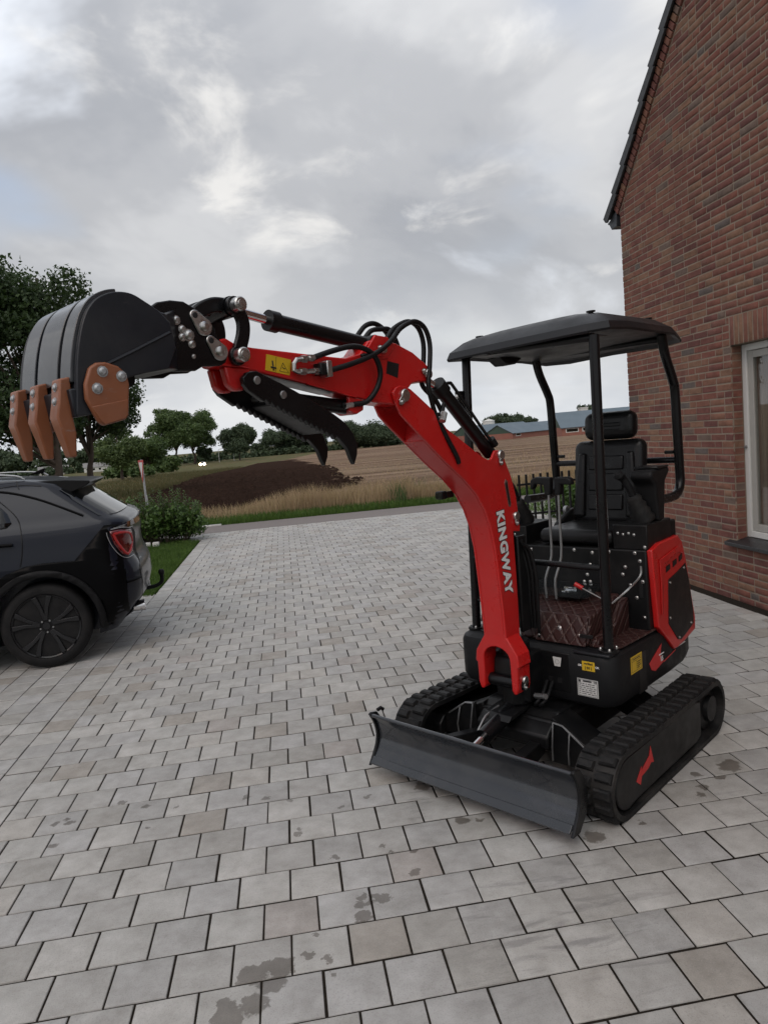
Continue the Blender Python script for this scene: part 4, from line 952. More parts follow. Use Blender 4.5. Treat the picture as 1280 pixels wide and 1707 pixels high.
# centre frame with sloping legs and gusset plates
m = MB().box((-.42, -.24, .14), (.36, .24, .30)); m.prism([(-.30, .18), (-.30, .33), (.30, .33), (.42, .24), (.42, .18)], -.21, .21)
eb(m, 'centre_frame', 'black_paint', bevel=.012)
eb(MB().cyl((-.08, 0, .29), (-.08, 0, .355), .27, .27, 40), 'slew_ring', 'black_paint', smooth=40)
for out in (1, -1):
    for x0 in (.20, -.36):
        eb(MB().add([(x0, out * .20, .20), (x0 + .16, out * .20, .20), (x0 + .16, out * .20, .32), (x0, out * .20, .32), (x0 + .02, out * .44, .12), (x0 + .19, out * .44, .12), (x0 + .19, out * .44, .21), (x0 + .02, out * .44, .21)], [(0, 1, 2, 3), (4, 5, 6, 7), (0, 1, 5, 4), (1, 2, 6, 5), (2, 3, 7, 6), (3, 0, 4, 7)]), 'axle_leg', 'black_paint', bevel=.006)
    # pale grey lines along the edges of the front gussets
    y0 = out * .235
    for (yy, zt_) in ((y0, .318), (y0 + out * .085, .285)):
        eb(MB().tube([(.405, yy, zt_), (.43, yy + out * .004, .20), (.425, yy + out * .002, .14)], .0045, 6), 'gusset_edge', 'steel_grey')
    eb(MB().tube([(.405, y0, .318), (.405, y0 + out * .05, .312), (.41, y0 + out * .16, .235)], .0045, 6), 'gusset_edge', 'steel_grey')
    eb(MB().prism([(out * .215, .12), (out * .225, .322), (out * .285, .314), (out * .43, .22), (out * .43, .12)], .385, .403, 'x'), 'gusset_plate', 'black_paint', bevel=.003)
# dozer blade
prof = smooth2([(.812, .072), (.786, .098), (.762, .130), (.744, .170)], 4) + smooth2([(.741, .182), (.744, .215), (.758, .262), (.782, .304)], 4)
bp = prof + [(x - .014, z) for x, z in prof[::-1]]
BY0, BY1 = -.605, .560
blade = eb(MB().prism(bp, BY0 + .012, BY1 - .012), 'dozer_blade', 'blade_paint', smooth=35)
eb(MB().prism([(.822, .060), (.828, .068), (.800, .096), (.790, .090)], BY0 + .013, BY1 - .013), 'cutting_edge', 'blade_paint', blade, bevel=.002)
MB().tube([(.783, BY0 + .014, .306), (.783, BY1 - .014, .306)], .0095, 12).build('top_lip', 'blade_paint', blade)
endp = smooth2([(.826, .052), (.800, .090), (.766, .150), (.756, .205), (.770, .262), (.798, .314)], 4) + [(.784, .322), (.745, .314), (.712, .265), (.694, .190), (.712, .110), (.770, .052)]
MB().prism(endp, BY0 - .004, BY0 + .011).build('end_plate', 'black_gloss', blade, .003, 2)
MB().prism(endp, BY1 - .011, BY1 + .004).build('end_plate', 'black_gloss', blade, .003, 2)
MB().tube([(.735, BY0 + .004, .318), (.712, BY0 + .004, .322), (.700, BY0 + .012, .310)], .010, 8).build('end_lug', 'black_gloss', blade)
MB().box((.685, -.52, .13), (.722, .48, .17)).box((.685, -.52, .22), (.722, .48, .25)).build('stiffener', 'black_paint', blade)
for y in (-.26, .20):
    eb(MB().add([(.72, y - .03, .12), (.72, y + .03, .12), (.72, y + .03, .23), (.72, y - .03, .23), (.36, y * .62 - .03, .13), (.36, y * .62 + .03, .13), (.36, y * .62 + .03, .20), (.36, y * .62 - .03, .20)], [(0, 1, 2, 3), (4, 5, 6, 7), (0, 1, 5, 4), (1, 2, 6, 5), (2, 3, 7, 6), (3, 0, 4, 7)]), 'blade_arm', 'black_paint', bevel=.006)
bc = eb(MB().cyl((.36, -.03, .315), (.60, -.03, .255), .040, .040, 20), 'blade_cylinder', 'black_gloss', smooth=40)
MB().cyl((.59, -.03, .2575), (.73, -.03, .222), .017, .017, 14).build('piston_rod', 'chrome', bc)
MB().cyl((.705, -.08, .226), (.705, .02, .226), .022, .022, 14).build('pin', 'zinc', bc)
MB().tube([(.40, -.075, .335), (.50, -.082, .315), (.58, -.075, .27)], .006, 8, sub=4).build('hydraulic_pipe', 'steel_grey', bc)
eb(MB().prism([(.26, .325), (.27, .345), (.47, .330), (.50, .305)], -.11, .05), 'hose_cover', 'black_paint', bevel=.004)

# ---- house deck ------------------------------------------------------------------
def plan(hw, xf, rc, xr, nrear=14, ex=2.6, xs=-.42):
    p = []
    for i in range(7):
        a = pi / 2 * i / 6; p.append((xf - rc + rc * sin(a), -hw + rc - rc * cos(a)))
    for i in range(7):
        a = pi / 2 * i / 6; p.append((xf - rc + rc * cos(a), hw - rc + rc * sin(a)))
    for i in range(nrear + 1):
        t = pi / 2 - pi * i / nrear; cc, ss = cos(t), sin(t)
        p.append((xs + (xr - xs) * abs(cc) ** (2 / ex), hw * (1 if ss > 0 else -1) * abs(ss) ** (2 / ex)))
    return p
HW = .462
deck = eb(MB().loft([[(x, y, z) for x, y in plan(HW - i_, .22 - i_, .085, -.95 + i_, 14, 3.0)] for (z, i_) in ((.335, .05), (.36, .012), (.395, 0), (.575, 0), (.600, .008), (.617, .032))]), 'deck_skirt', 'black_plastic', smooth=30)
eb(MB().loft([[(x, y, z) for x, y in plan(HW - .075, .15, .07, -.86)] for z in (.615, .622)]), 'floor_plate', 'black_paint', smooth=0)
MB().box((.1, .45, .36), (.018, .4635, .56)).build('panel_gap', 'grille_black', deck, smooth=0).location = (-.135, 0, 0)
eb(MB().box((.206, .06, .40), (.2215, .235, .600)), 'front_recess', 'black_paint', bevel=.006)
for y in (.125, .175): MB().box((.2216, y - .012, .445), (.2235, y + .012, .47)).build('socket', 'grille_black', deck, smooth=0)
eb(MB().box((.10, .25, .603), (.215, .44, .619)), 'front_step', 'canopy_plastic', bevel=.006)
# stickers on the skirt
def sticker(pts, nrm, name, mat, parent=EX):
    P = [Vector(p) for p in pts]; n = Vector(nrm).normalized() * .0012
    return MB().add([p for p in P] + [p + n for p in P], [(0, 1, 2, 3), (4, 5, 6, 7), (0, 1, 5, 4), (1, 2, 6, 5), (2, 3, 7, 6), (3, 0, 4, 7)]).build(name, mat, parent, smooth=0)
pl = sticker([(.2205, .270, .402), (.2205, .378, .402), (.2205, .378, .488), (.2205, .270, .488)], (1, 0, 0), 'maker_plate', 'white_sticker')
fx = .2225
MB().box((fx - .0004, .300, .4745), (fx + .0004, .345, .4815)).box((fx - .0004, .278, .470), (fx + .0004, .288, .482)).build('plate_heading', 'ink', pl, smooth=0)
text_mesh('plate_mark', 'CE', .013, 'ink', pl, frame((fx, .364, .477), (0, 1, 0), (0, 0, 1)), offset=.0003)
m = MB(); rp = random.Random(9)         # print too fine to read: rows of short dashes
for i in range(6):
    y_ = .280
    while y_ < .362:
        w_ = rp.uniform(.006, .020); m.box((fx - .0004, y_, .4625 - i * .0098), (fx + .0004, min(y_ + w_, .368), .4655 - i * .0098)); y_ += w_ + rp.uniform(.003, .009)
m.build('plate_print', 'ink', pl, smooth=0)
m = MB()
for (a, b, c, d) in ((.274, .374, .484, .4855), (.274, .374, .4045, .406), (.274, .2755, .406, .484), (.3725, .374, .406, .484)): m.box((fx - .0004, a, c), (fx + .0004, b, d))
m.build('plate_border', 'ink', pl, smooth=0)
vy = sticker([(.2205, .300, .531), (.2205, .366, .531), (.2205, .366, .577), (.2205, .300, .577)], (1, 0, 0), 'check_sticker', 'yellow_sticker')
text_mesh('check_text', 'verified', .015, 'ink', vy, frame((fx, .333, .566), (0, 1, 0), (0, 0, 1)), offset=.0003)
text_mesh('check_number', '| 01 |', .017, 'ink', vy, frame((fx, .333, .545), (0, 1, 0), (0, 0, 1)), offset=.0005)
text_mesh('ok_mark', 'OK', .014, 'white_ink', deck, frame((.2208, .288, .553), (0, 1, 0), (0, 0, 1)), offset=.0004)
text_mesh('ok_mark', 'OK', .014, 'white_ink', deck, frame((.2208, .378, .553), (0, 1, 0), (0, 0, 1)), offset=.0004)
ws = sticker([(.2222, .150, .528), (.2222, .182, .528), (.2222, .190, .574), (.2222, .142, .574)], (1, 0, 0), 'round_label', 'white_sticker')
MB().tube([(.2238, .166 + .011 * cos(a), .551 + .011 * sin(a)) for a in [2 * pi * i / 18 for i in range(19)]], .0008, 4).build('label_ring', 'steel_grey', ws)
yl_ = .4625
ys = sticker([(.050, yl_, .482), (-.070, yl_, .482), (-.070, yl_, .566), (.050, yl_, .566)], (0, 1, 0), 'warning_sticker', 'yellow_sticker')
m = MB(); 
for (a, b, c, d) in ((-.062, .042, .540, .5415), (-.062, .042, .4895, .491), (-.062, -.0605, .491, .558), (.0405, .042, .491, .558), (-.062, .042, .5565, .558), (-.01, -.0085, .491, .54)): m.box((a, yl_ + .0013, c), (b, yl_ + .0018, d))
m.build('sticker_lines', 'ink', ys, smooth=0)
m = MB()
for (a, b, z) in ((.030, -.050, .5475), (-.016, -.056, .527), (-.016, -.050, .517), (-.016, -.056, .507), (-.016, -.040, .498)): m.box((b, yl_ + .0013, z), (a, yl_ + .0018, z + .0045))
m.build('sticker_print', 'ink', ys, smooth=0)
# red flash with model number
yd = .4630
fl = MB().prism([(-.300, .545), (-.148, .480), (-.172, .440), (-.215, .424), (-.318, .446), (-.290, .470), (-.285, .502)], yd, yd + .0012).build('red_flash', 'red_plastic', EX, smooth=0)
MB().prism([(-.318, .440), (-.318, .446), (-.47, .468), (-.47, .463)], yd, yd + .0012).build('red_line', 'red_plastic', deck, smooth=0)
MB().box((-.322, yd + .0012, .4895), (-.262, yd + .0022, .4955)).build('model_print', 'white_ink', fl, smooth=0)
text_mesh('model_number', '15', .034, 'white_ink', fl, frame((-.292, yd + .002, .466), (-1, 0, 0.0), (.2, 0, 1)), offset=.0012)
MB().box((-.60, yd - .010, .4725), (-.475, yd + .0012, .4765)).build('slogan_print', 'white_ink', deck, smooth=0)

# ---- engine housing and seat box ----------------------------------------------
eng = eb(MB().loft([[(x, y, z) for x, y in plan(HW - .012 - i_, -.30, .03, -.93 + i_, 14, 3.0)] for (z, i_) in ((.60, .0), (.95, .012), (1.02, .03), (1.05, .08))]), 'engine_housing', 'black_plastic', smooth=35)
sb = eb(MB().box((-.62, -.40, .622), (-.205, .448, 1.045)), 'seat_box', 'black_paint', bevel=.008)
def bolt(p, n, r=.0085, parent=EX, name='bolt', mat='zinc', h=.006):
    n = Vector(n).normalized(); m = MB().lathe(p, n, [(0, r * 1.35), (.0015, r * 1.35), (.0016, r), (h * .6, r), (h, r * .55)], 10); return m.build(name, mat, parent)
for (y, z) in ((.445 - .03, .99), (.20, .98), (.14, .955), (.12, .90), (.335, .955), (.32, .915), (.05, 1.03), (.25, 1.03), (.155, 1.02), (.39, 1.03), (.10, .86), (.135, .862), (.39, .80), (.36, .862), (-.22, 1.02), (-.28, .97), (.425, .885), (.425, .70)):
    bolt((-.204, y, z), (1, 0, 0), .0075, sb)
MB().box((-.2055, .405, .80), (-.2025, .425, .97)).build('lever_slot', 'grille_black', sb, smooth=0)
# red side panel with black vent
def side_pts(poly, y0=.470, bulge=True):
    out = []
    for x, z in poly:
        y = y0
        if x < -.45: y = y0 - .14 * (max(0, -.45 - x)) ** 1.6
        out.append((x, y, z))
    return out
def side_shell(poly, name, mat, parent, y0, th, bevel=.003, cuts=10):
    bm = bmesh.new(); vs = [bm.verts.new((x, 0, z)) for x, z in poly]; bm.faces.new(vs)
    xs = [p[0] for p in poly]; x0, x1 = min(xs), max(xs)
    for i in range(1, cuts):
        bmesh.ops.bisect_plane(bm, geom=bm.verts[:] + bm.edges[:] + bm.faces[:], plane_co=(x0 + (x1 - x0) * i / cuts, 0, 0), plane_no=(1, 0, 0))
    for v in bm.verts: v.co.y = side_pts([(v.co.x, v.co.z)], y0)[0][1]
    r_ = bmesh.ops.extrude_face_region(bm, geom=bm.faces[:])
    for v in [g_ for g_ in r_['geom'] if isinstance(g_, bmesh.types.BMVert)]: v.co.y -= th
    bmesh.ops.recalc_face_normals(bm, faces=bm.faces); me = bpy.data.meshes.new(name); bm.to_mesh(me); bm.free(); me.materials.append(MATS[mat])
    me.polygons.foreach_set('use_smooth', [True] * len(me.polygons)); me.set_sharp_from_angle(angle=radians(25))
    o = bpy.data.objects.new(name, me); COL.objects.link(o); o.parent = parent
    if bevel:
        b = o.modifiers.new('bevel', 'BEVEL'); b.width = bevel; b.segments = 2; b.limit_method = 'ANGLE'; b.angle_limit = radians(40)
    return o
panel = side_shell([(-.212, 1.045), (-.30, 1.068), (-.54, 1.072), (-.60, 1.03), (-.65, .93), (-.73, .70), (-.78, .57), (-.775, .50), (-.47, .478), (-.43, .480), (-.30, .600), (-.252, .640)], 'side_panel', 'red_paint', EX, .476, .03, .006)
side_shell([(-.385, .862), (-.630, .905), (-.680, .80), (-.735, .62), (-.735, .545), (-.52, .510), (-.47, .525), (-.365, .635)], 'vent_panel', 'grille_black', panel, .4795, .004, .0015)
for (x, z) in ((-.40, .845), (-.60, .885), (-.685, .56), (-.49, .53), (-.385, .66)):
    p = side_pts([(x, z)], .4797)[0]; bolt(p, (0, 1, 0), .006, panel)
side_shell([(-.285, .985), (-.52, 1.018), (-.60, .985), (-.592, .965), (-.52, .985), (-.335, .955), (-.310, .83), (-.296, .70), (-.282, .70), (-.290, .83)], 'panel_crease', 'red_plastic', panel, .482, .004, .0015)
side_shell([(-.318, .945), (-.335, .950), (-.330, .905), (-.312, .79), (-.303, .70), (-.297, .70), (-.302, .80)], 'panel_slot', 'grille_black', panel, .4795, .003, 0)
for k in range(3): side_shell([(-.365 - k * .085, .935 + k * .012), (-.415 - k * .085, .942 + k * .012), (-.412 - k * .085, .915 + k * .012), (-.362 - k * .085, .905 + k * .012)], 'panel_vent', 'grille_black', panel, .4792, .003, 0, 3)
# side consoles
lc = eb(MB().box((-.50, .27, 1.043), (-.212, .455, 1.172)), 'left_console', 'black_paint', bevel=.006)
for i, y in enumerate((.300, .328, .358, .386)): bolt((-.2115, y, 1.128 - .006 * (i % 2)), (1, 0, 0), .006, lc)
bolt((-.2115, .44, 1.060), (1, 0, 0), .007, lc); bolt((-.30, .4555, 1.06), (0, 1, 0), .007, lc)
MB().box((-.60, .30, 1.05), (-.505, .44, 1.15)).build('relay_box', 'black_plastic', lc, .008)
rcon = eb(MB().box((-.50, -.44, .95), (-.215, -.255, 1.150)), 'right_console', 'black_paint', bevel=.006)
MB().box((-.24, -.40, 1.151), (-.216, -.30, 1.185)).build('label_block', 'blade_paint', rcon, .003); bolt((-.2145, -.33, 1.10), (1, 0, 0), .006, rcon)
def joystick(base, lean, name):
    x, y, z = base; lx, ly = lean; m = MB(); pr = []
    for i in range(9):
        t = i / 8; pr.append((t * .15, .062 - .030 * t + (.006 if i % 2 else -.003)))
    d = Vector((lx, ly, 1)).normalized()
    j = eb(m.lathe((x, y, z), d, pr, 18), name, 'rubber', smooth=50)
    b = Vector(base) + d * .15; tp = b + d * .10 + Vector((lx * .03, ly * .03, 0))
    MB().tube([tuple(b - d * .02), tuple(b + d * .04), tuple(tp), tuple(tp + Vector((.035, .0, .018)))], [.018, .021], 12, sub=4).build('handle', 'black_plastic', j)
    MB().lathe(tuple(tp + Vector((.03, 0, .01))), (.8, 0, .6), [(0, .021), (.02, .026), (.035, .014)], 12).build('thumb_knob', 'black_plastic', j)
    return j
joystick((-.335, .385, 1.172), (.30, -.25), 'joystick'); joystick((-.345, -.345, 1.15), (.42, -.02), 'joystick')
# arm rests
for y, yw in ((.395, .060),):
    s_ = 1 if y > 0 else -1
    a = eb(MB().prism([(-.30, 1.435), (-.50, 1.448), (-.52, 1.420), (-.46, 1.370), (-.43, 1.172), (-.36, 1.172), (-.34, 1.36), (-.29, 1.40)], y - yw, y + yw), 'arm_rest', 'black_plastic', bevel=.014, seg=3)
MB().box((-.36, .33, 1.44), (-.50, .46, 1.452)).build('arm_pad', 'vinyl', a, .006)
kn = eb(MB().cyl((-.46, .40, 1.172), (-.46, .40, 1.212), .010, .010, 10), 'cut_off_switch', 'red_plastic'); MB().box((-.49, .385, 1.212), (-.43, .415, 1.226)).build('switch_key', 'red_plastic', kn, .004)
# seat
seat = empty('operator_seat', (0, 0, 0)); seat.parent = EX
def cushion(lo, hi, nm, par, rot=0.0, piv=None, bevel=.04, mat='vinyl'):
    m = MB().box(lo, hi, Matrix.Rotation(rot, 3, 'Y'), piv); return m.build(nm, mat, par, bevel, 5, 60)
SYc = .045
cushion((-.64, SYc - .225, 1.055), (-.215, SYc + .225, 1.135), 'seat_cushion', seat, 0, None, .035)
cushion((-.675, SYc - .215, 1.10), (-.575, SYc + .215, 1.595), 'seat_back', seat, -.13, (-.62, 0, 1.10), .048)
sbk = seat
Rb = Matrix.Rotation(-.13, 3, 'Y'); pv = Vector((-.62, 0, 1.10))
def on_back(y, z, d): return tuple(Rb @ (Vector((-.575 + d, y, z)) - pv) + pv)
for (y0, y1, z0, z1) in ((-.105, .105, 1.42, 1.50), (-.105, .105, 1.30, 1.40), (-.105, .105, 1.19, 1.28)):
    m = MB(); 
    m.add([on_back(SYc + a, b, c) for c in (-.004, .011) for (a, b) in ((y0, z0), (y1, z0), (y1, z1), (y0, z1))], [(0, 1, 2, 3), (4, 5, 6, 7), (0, 1, 5, 4), (1, 2, 6, 5), (2, 3, 7, 6), (3, 0, 4, 7)]); m.build('back_panel', 'vinyl', sbk, .009, 3, 60)
for s_ in (-1, 1):
    m = MB(); y0, y1 = (SYc + s_ * .125, SYc + s_ * .197)
    m.add([on_back(a, b, c) for c, k in ((-.01, 1), (.022, .8)) for (a, b) in ((min(y0, y1), 1.15), (max(y0, y1), 1.15), (max(y0, y1) - (.03 if s_ > 0 else 0), 1.52), (min(y0, y1) + (.03 if s_ < 0 else 0), 1.52))], [(0, 1, 2, 3), (4, 5, 6, 7), (0, 1, 5, 4), (1, 2, 6, 5), (2, 3, 7, 6), (3, 0, 4, 7)]); m.build('side_bolster', 'vinyl', sbk, .014, 4, 60)
cushion((-.745, SYc - .150, 1.592), (-.640, SYc + .160, 1.752), 'headrest', seat, -.10, None, .048)
hr = seat
MB().box((-.652, SYc - .075, 1.64), (-.636, SYc + .09, 1.655)).box((-.652, SYc - .075, 1.665), (-.637, SYc + .09, 1.69)).build('headrest_ridge', 'vinyl', hr, .006, 2)
for y in (-.05, .06): MB().cyl((-.69, SYc + y, 1.55), (-.69, SYc + y, 1.62), .007, .007, 8).build('headrest_rod', 'zinc', hr)
MB().prism([(-.66, 1.06), (-.66, 1.20), (-.60, 1.19), (-.46, 1.135), (-.42, 1.10), (-.42, 1.06)], SYc - .262, SYc - .228).build('hip_guard', 'black_plastic', seat, .01)
MB().prism([(-.66, 1.06), (-.66, 1.20), (-.60, 1.19), (-.46, 1.135), (-.42, 1.10), (-.42, 1.06)], SYc + .228, SYc + .262).build('hip_guard', 'black_plastic', seat, .01)
MB().lathe((-.62, SYc - .262, 1.19), (0, -1, 0), [(0, .026), (.02, .024), (.024, .01)], 12).build('tilt_knob', 'galvanised', seat)
MB().tube([(-.30, SYc + .16, 1.13), (-.285, SYc + .165, 1.30)], .0022, 6).build('aerial', 'steel_grey', seat)

# ---- footwell: raised pedal box under a quilted mat ----------------------------
pb = eb(MB().prism([(-.204, .625), (-.204, .815), (-.06, .79), (.115, .762), (.150, .645), (.152, .625)], -.34, .300), 'pedal_box', 'quilted_mat', bevel=.012, seg=3)
MB().prism([(.118, .763), (.155, .648), (.158, .626), (.166, .626), (.163, .650), (.126, .770)], .01, .292).build('mat_flap', 'quilted_mat', pb, .004, 2)
MB().prism([(.118, .763), (.155, .678), (.163, .680), (.126, .770)], -.335, -.01).build('mat_flap', 'quilted_mat', pb, .004, 2)
eb(MB().prism([(-.203, .800), (-.203, .625), (.135, .625), (.125, .655), (-.06, .70), (-.14, .770)], .301, .345), 'mat_side', 'quilted_mat', bevel=.008)
eb(MB().prism([(.138, .300), (.138, .425), (.09, .445), (-.36, .458), (-.36, .302)], .6225, .634, 'z'), 'floor_mat', 'quilted_mat', bevel=.003)
for (y0, y1) in ((-.29, -.13), (.02, .17)):
    pd = eb(MB().box((-.16, y0, .818), (-.02, y1, .828), Matrix.Rotation(.15, 3, 'Y')), 'foot_pedal', 'black_paint', bevel=.003)
    MB().box((-.115, y0 + .01, .828), (-.105, y0 + .085, .848)).box((-.075, y0 + .02, .826), (-.068, y0 + .06, .836)).cyl((-.10, y0 + .02, .826), (-.10, y0 + .09, .830), .008, .008, 8).build('hinge', 'chrome', pd)
    MB().box((-.125, y1 - .03, .824), (-.110, y1 + .04, .834)).build('latch', 'chrome', pd)
eb(MB().box((-.198, -.30, .836), (-.005, .22, .838), Matrix.Rotation(.17, 3, 'Y')), 'plastic_film', 'clear_plastic', smooth=0)
bolt((.147, .145, .700), (.95, 0, .3), .010, pb); bolt((.162, .035, .655), (1, 0, 0), .006, pb); bolt((.162, .262, .682), (1, 0, 0), .006, pb)
MB().box((.160, .028, .640), (.166, .042, .735)).build('mat_strap', 'vinyl', pb, .002); MB().box((.163, .265, .672), (.168, .335, .690)).build('mat_strap', 'vinyl', pb, .002)
# travel levers with T grips
for y in (-.022, .036):
    s_ = -1 if y < 0 else 1
    lv = eb(MB().tube([(-.02, y, .80), (-.02, y, .905), (-.055, y + .022, 1.02), (-.06, y + .022, 1.20), (-.065, y + .022, 1.385)], .0068, 10, sub=3), 'travel_lever', 'steel_grey')
    MB().prism([(y + .022 - .014, 1.345), (y + .022 + .018, 1.345), (y + .022 + .022, 1.400), (y + .022 + s_ * .085, 1.395) if s_ > 0 else (y + .040, 1.425), (y + .022 + s_ * .085, 1.425) if s_ > 0 else (y + .03, 1.435), (y + .022 + s_ * .06, 1.438), (y + .022 - s_ * .01, 1.436), (y + .010, 1.400)] if s_ > 0 else [(y + .008, 1.345), (y + .040, 1.345), (y + .044, 1.436), (y - .045, 1.440), (y - .075, 1.425), (y - .080, 1.375), (y - .066, 1.372), (y - .050, 1.402), (y + .000, 1.400)], -.085, -.045, 'x').build('grip', 'black_plastic', lv, .008, 3)
# red-tipped lock lever and bent rod lever
ll = eb(MB().tube([(-.05, .315, .80), (-.045, .235, .838), (-.04, .160, .872)], .0042, 8), 'lock_lever', 'steel_grey'); MB().cyl((-.042, .178, .864), (-.038, .138, .884), .011, .013, 12).build('red_knob', 'red_plastic', ll)
eb(MB().tube([(-.06, .325, .795), (-.10, .39, .86), (-.19, .418, .915), (-.200, .420, .965)], .0055, 8, sub=3), 'throttle_rod', 'zinc')
# ---- canopy -------------------------------------------------------------------------
def post(path, name='canopy_post', r=.024): return eb(MB().tube(path, r, 16, sub=6), name, 'black_gloss', smooth=50)
def straight(path, name='canopy_post', r=.024): return eb(MB().tube(path, r, 16), name, 'black_gloss', smooth=50)
pL = straight([(.150, .405, .625), (.145, .405, 1.3), (.125, .402, 2.10)]); pR = straight([(.105, -.405, .63), (.075, -.405, 1.3), (.030, -.402, 2.13)])
for p_, yy, xx in ((pL, .405, .150), (pR, -.405, .105)):
    MB().prism([(xx + .05 * cos(a), yy + .045 * sin(a)) for a in [2 * pi * i / 14 for i in range(14)]], .617, .630, 'z').build('foot_plate', 'black_paint', p_, .002)
    for a in (.6, 2.4, 4.0, 5.4): bolt((xx + .04 * cos(a), yy + .037 * sin(a), .630), (0, 0, 1), .0075, p_, h=.012)
for yy in (.405, -.405):
    dx = 0 if yy > 0 else -.06
    q = post([(-.60 + dx, yy, 2.13), (-.64 + dx, yy, 2.02), (-.72 + dx, yy, 1.90), (-.745 + dx, yy, 1.84), (-.755 + dx, yy, 1.65), (-.765 + dx, yy, 1.42), (-.765 + dx, yy, 1.33), (-.72 + dx, yy, 1.275), (-.62 + dx, yy, 1.262), (-.42 + dx, yy, 1.270)], 'canopy_post', .025)
    MB().cyl((-.755 + dx, yy * .94, 1.50), (-.755 + dx, yy * .82, 1.50), .010, .010, 10).build('bracket_stub', 'black_paint', q)
straight([(-.765, .40, 1.455), (-.80, 0, 1.455), (-.825, -.40, 1.455)], 'back_bar', .018)
straight([(.145, .405, 1.020), (.155, .30, 1.022), (.165, .05, 1.030), (.165, -.05, 1.030)], 'grab_bar', .015)
MB().box((.05, -.44, 1.80), (.105, -.415, 1.93)).build('light_bracket', 'black_paint', pR, .004)
for z in (1.835, 1.895): bolt((.085, -.4135, z), (0, 1, 0), .010, pR)
for z in (1.825, 1.90): bolt((.107, -.428, z), (1, 0, 0), .010, pR)
for z in (.78, 1.02, 1.10): MB().cyl((.10, -.395, z), (.10, -.33, z), .010, .010, 8).build('bar_stub', 'black_paint', pR)
# moulded roof: tapering shell with a raised centre, turned-down rim and clipped corners
def roof_ring(inset, z, bow=0.0):
    x0, x1, hw = -.835 + inset, .245 - inset, .478 - inset * .95; pts = []
    base = [(x1, -hw * .62), (x1 - .015, -hw * .86), (x1 - .10, -hw), (-.05, -hw), (x0 + .25, -hw), (x0 + .05, -hw * .90), (x0, -hw * .6), (x0 - .005, 0), (x0, hw * .6), (x0 + .05, hw * .90), (x0 + .25, hw), (-.05, hw), (x1 - .10, hw), (x1 - .015, hw * .86), (x1, hw * .62), (x1 + .01, 0)]
    for (x, y) in base:
        dip = -.028 * max(0, abs(x + .25) - .25) ** 1 * 2.0 * bow if x < -.5 else 0.0
        dz = (-.10 * ((max(0, -.45 - x)) ** 1.5)) * (1 if abs(y) > .1 else .8)
        frontdrop = -.05 * max(0, x - .05) * 2.0
        pts.append((x, y, z + dz * 1.6 + frontdrop + .035 * (-x) * .0))
    return pts
rl = MB().loft([roof_ring(.03, 2.085), roof_ring(.004, 2.070), roof_ring(.0, 2.080), roof_ring(.014, 2.112), roof_ring(.075, 2.152), roof_ring(.12, 2.166), roof_ring(.20, 2.180), roof_ring(.34, 2.190)])
rooft = eb(rl, 'canopy_roof', 'canopy_plastic', smooth=28)
rooft.location = (-.065, .040, .046); rooft.rotation_euler = (radians(1.6), 0, 0)
MB().prism([(.20, 2.075), (.12, 2.145), (-.62, 2.150), (-.70, 2.10), (-.66, 2.085), (.12, 2.070)], .20, .30).build('roof_rib', 'canopy_plastic', rooft, .012, 3)
MB().prism([(.20, 2.06), (.12, 2.145), (-.62, 2.150), (-.70, 2.10), (-.66, 2.075), (.12, 2.060)], -.30, -.20).build('roof_rib', 'canopy_plastic', rooft, .012, 3)
for (x, y) in ((.03, -.33), (.03, .33), (-.60, .33), (-.60, -.33)): MB().cyl((x, y, 2.14), (x, y, 2.178), .012, .012, 10).cyl((x, y, 2.174), (x, y, 2.180), .022, .022, 10).build('roof_bolt', 'black_plastic', rooft)
MB().prism([(-.10, 2.07), (-.34, 2.07), (-.26, 2.03), (-.18, 2.025)], -.40, -.30).build('speaker_pod', 'black_plastic', rooft, .01)
straight([(-.63, .40, 2.11), (-.66, 0, 2.115), (-.69, -.40, 2.12)], 'roof_bar', .02); straight([(.125, .40, 2.09), (.03, -.40, 2.12)], 'roof_bar', .02)
# ---- swing bracket, boom ---------------------------------------------------------
sw = eb(MB().box((.20, YB_ - .10, .36), (.34, YB_ + .10, .60)).cyl((.30, YB_, .34), (.30, YB_, .66), .075, .075, 20), 'swing_bracket', 'black_paint', bevel=.008)
MB().prism([(.28, .40), (.28, .60), (.33, .63), (.385, .58), (.40, .50), (.38, .43)], YB_ - .070, YB_ + .070).build('swing_lug', 'black_paint', sw, .01, 3)
bpin = eb(MB().cyl((.405, YB_ - .122, .478), (.405, YB_ + .122, .478), .030, .030, 20), 'boom_foot_pin', 'black_gloss', smooth=40)
BL_, BR_ = YB_ + .060, YB_ - .060
front = [(1.100, 1.866), (1.072, 1.806), (1.036, 1.774), (.932, 1.690), (.806, 1.588), (.687, 1.500), (.606, 1.425), (.552, 1.345), (.518, 1.265), (.492, 1.150), (.478, 1.000), (.466, .850), (.460, .750), (.456, .690)]
back = [(.345, .690), (.342, .711), (.339, .848), (.337, .995), (.340, 1.215), (.283, 1.205), (.281, 1.234), (.296, 1.378), (.326, 1.477), (.381, 1.582), (.400, 1.606), (.421, 1.613), (.447, 1.612), (.479, 1.574), (.500, 1.572), (.560, 1.598), (.668, 1.664), (.788, 1.734), (.850, 1.803), (.961, 1.879), (1.000, 1.905), (1.030, 1.916), (1.060, 1.920), (1.087, 1.912), (1.108, 1.892)]
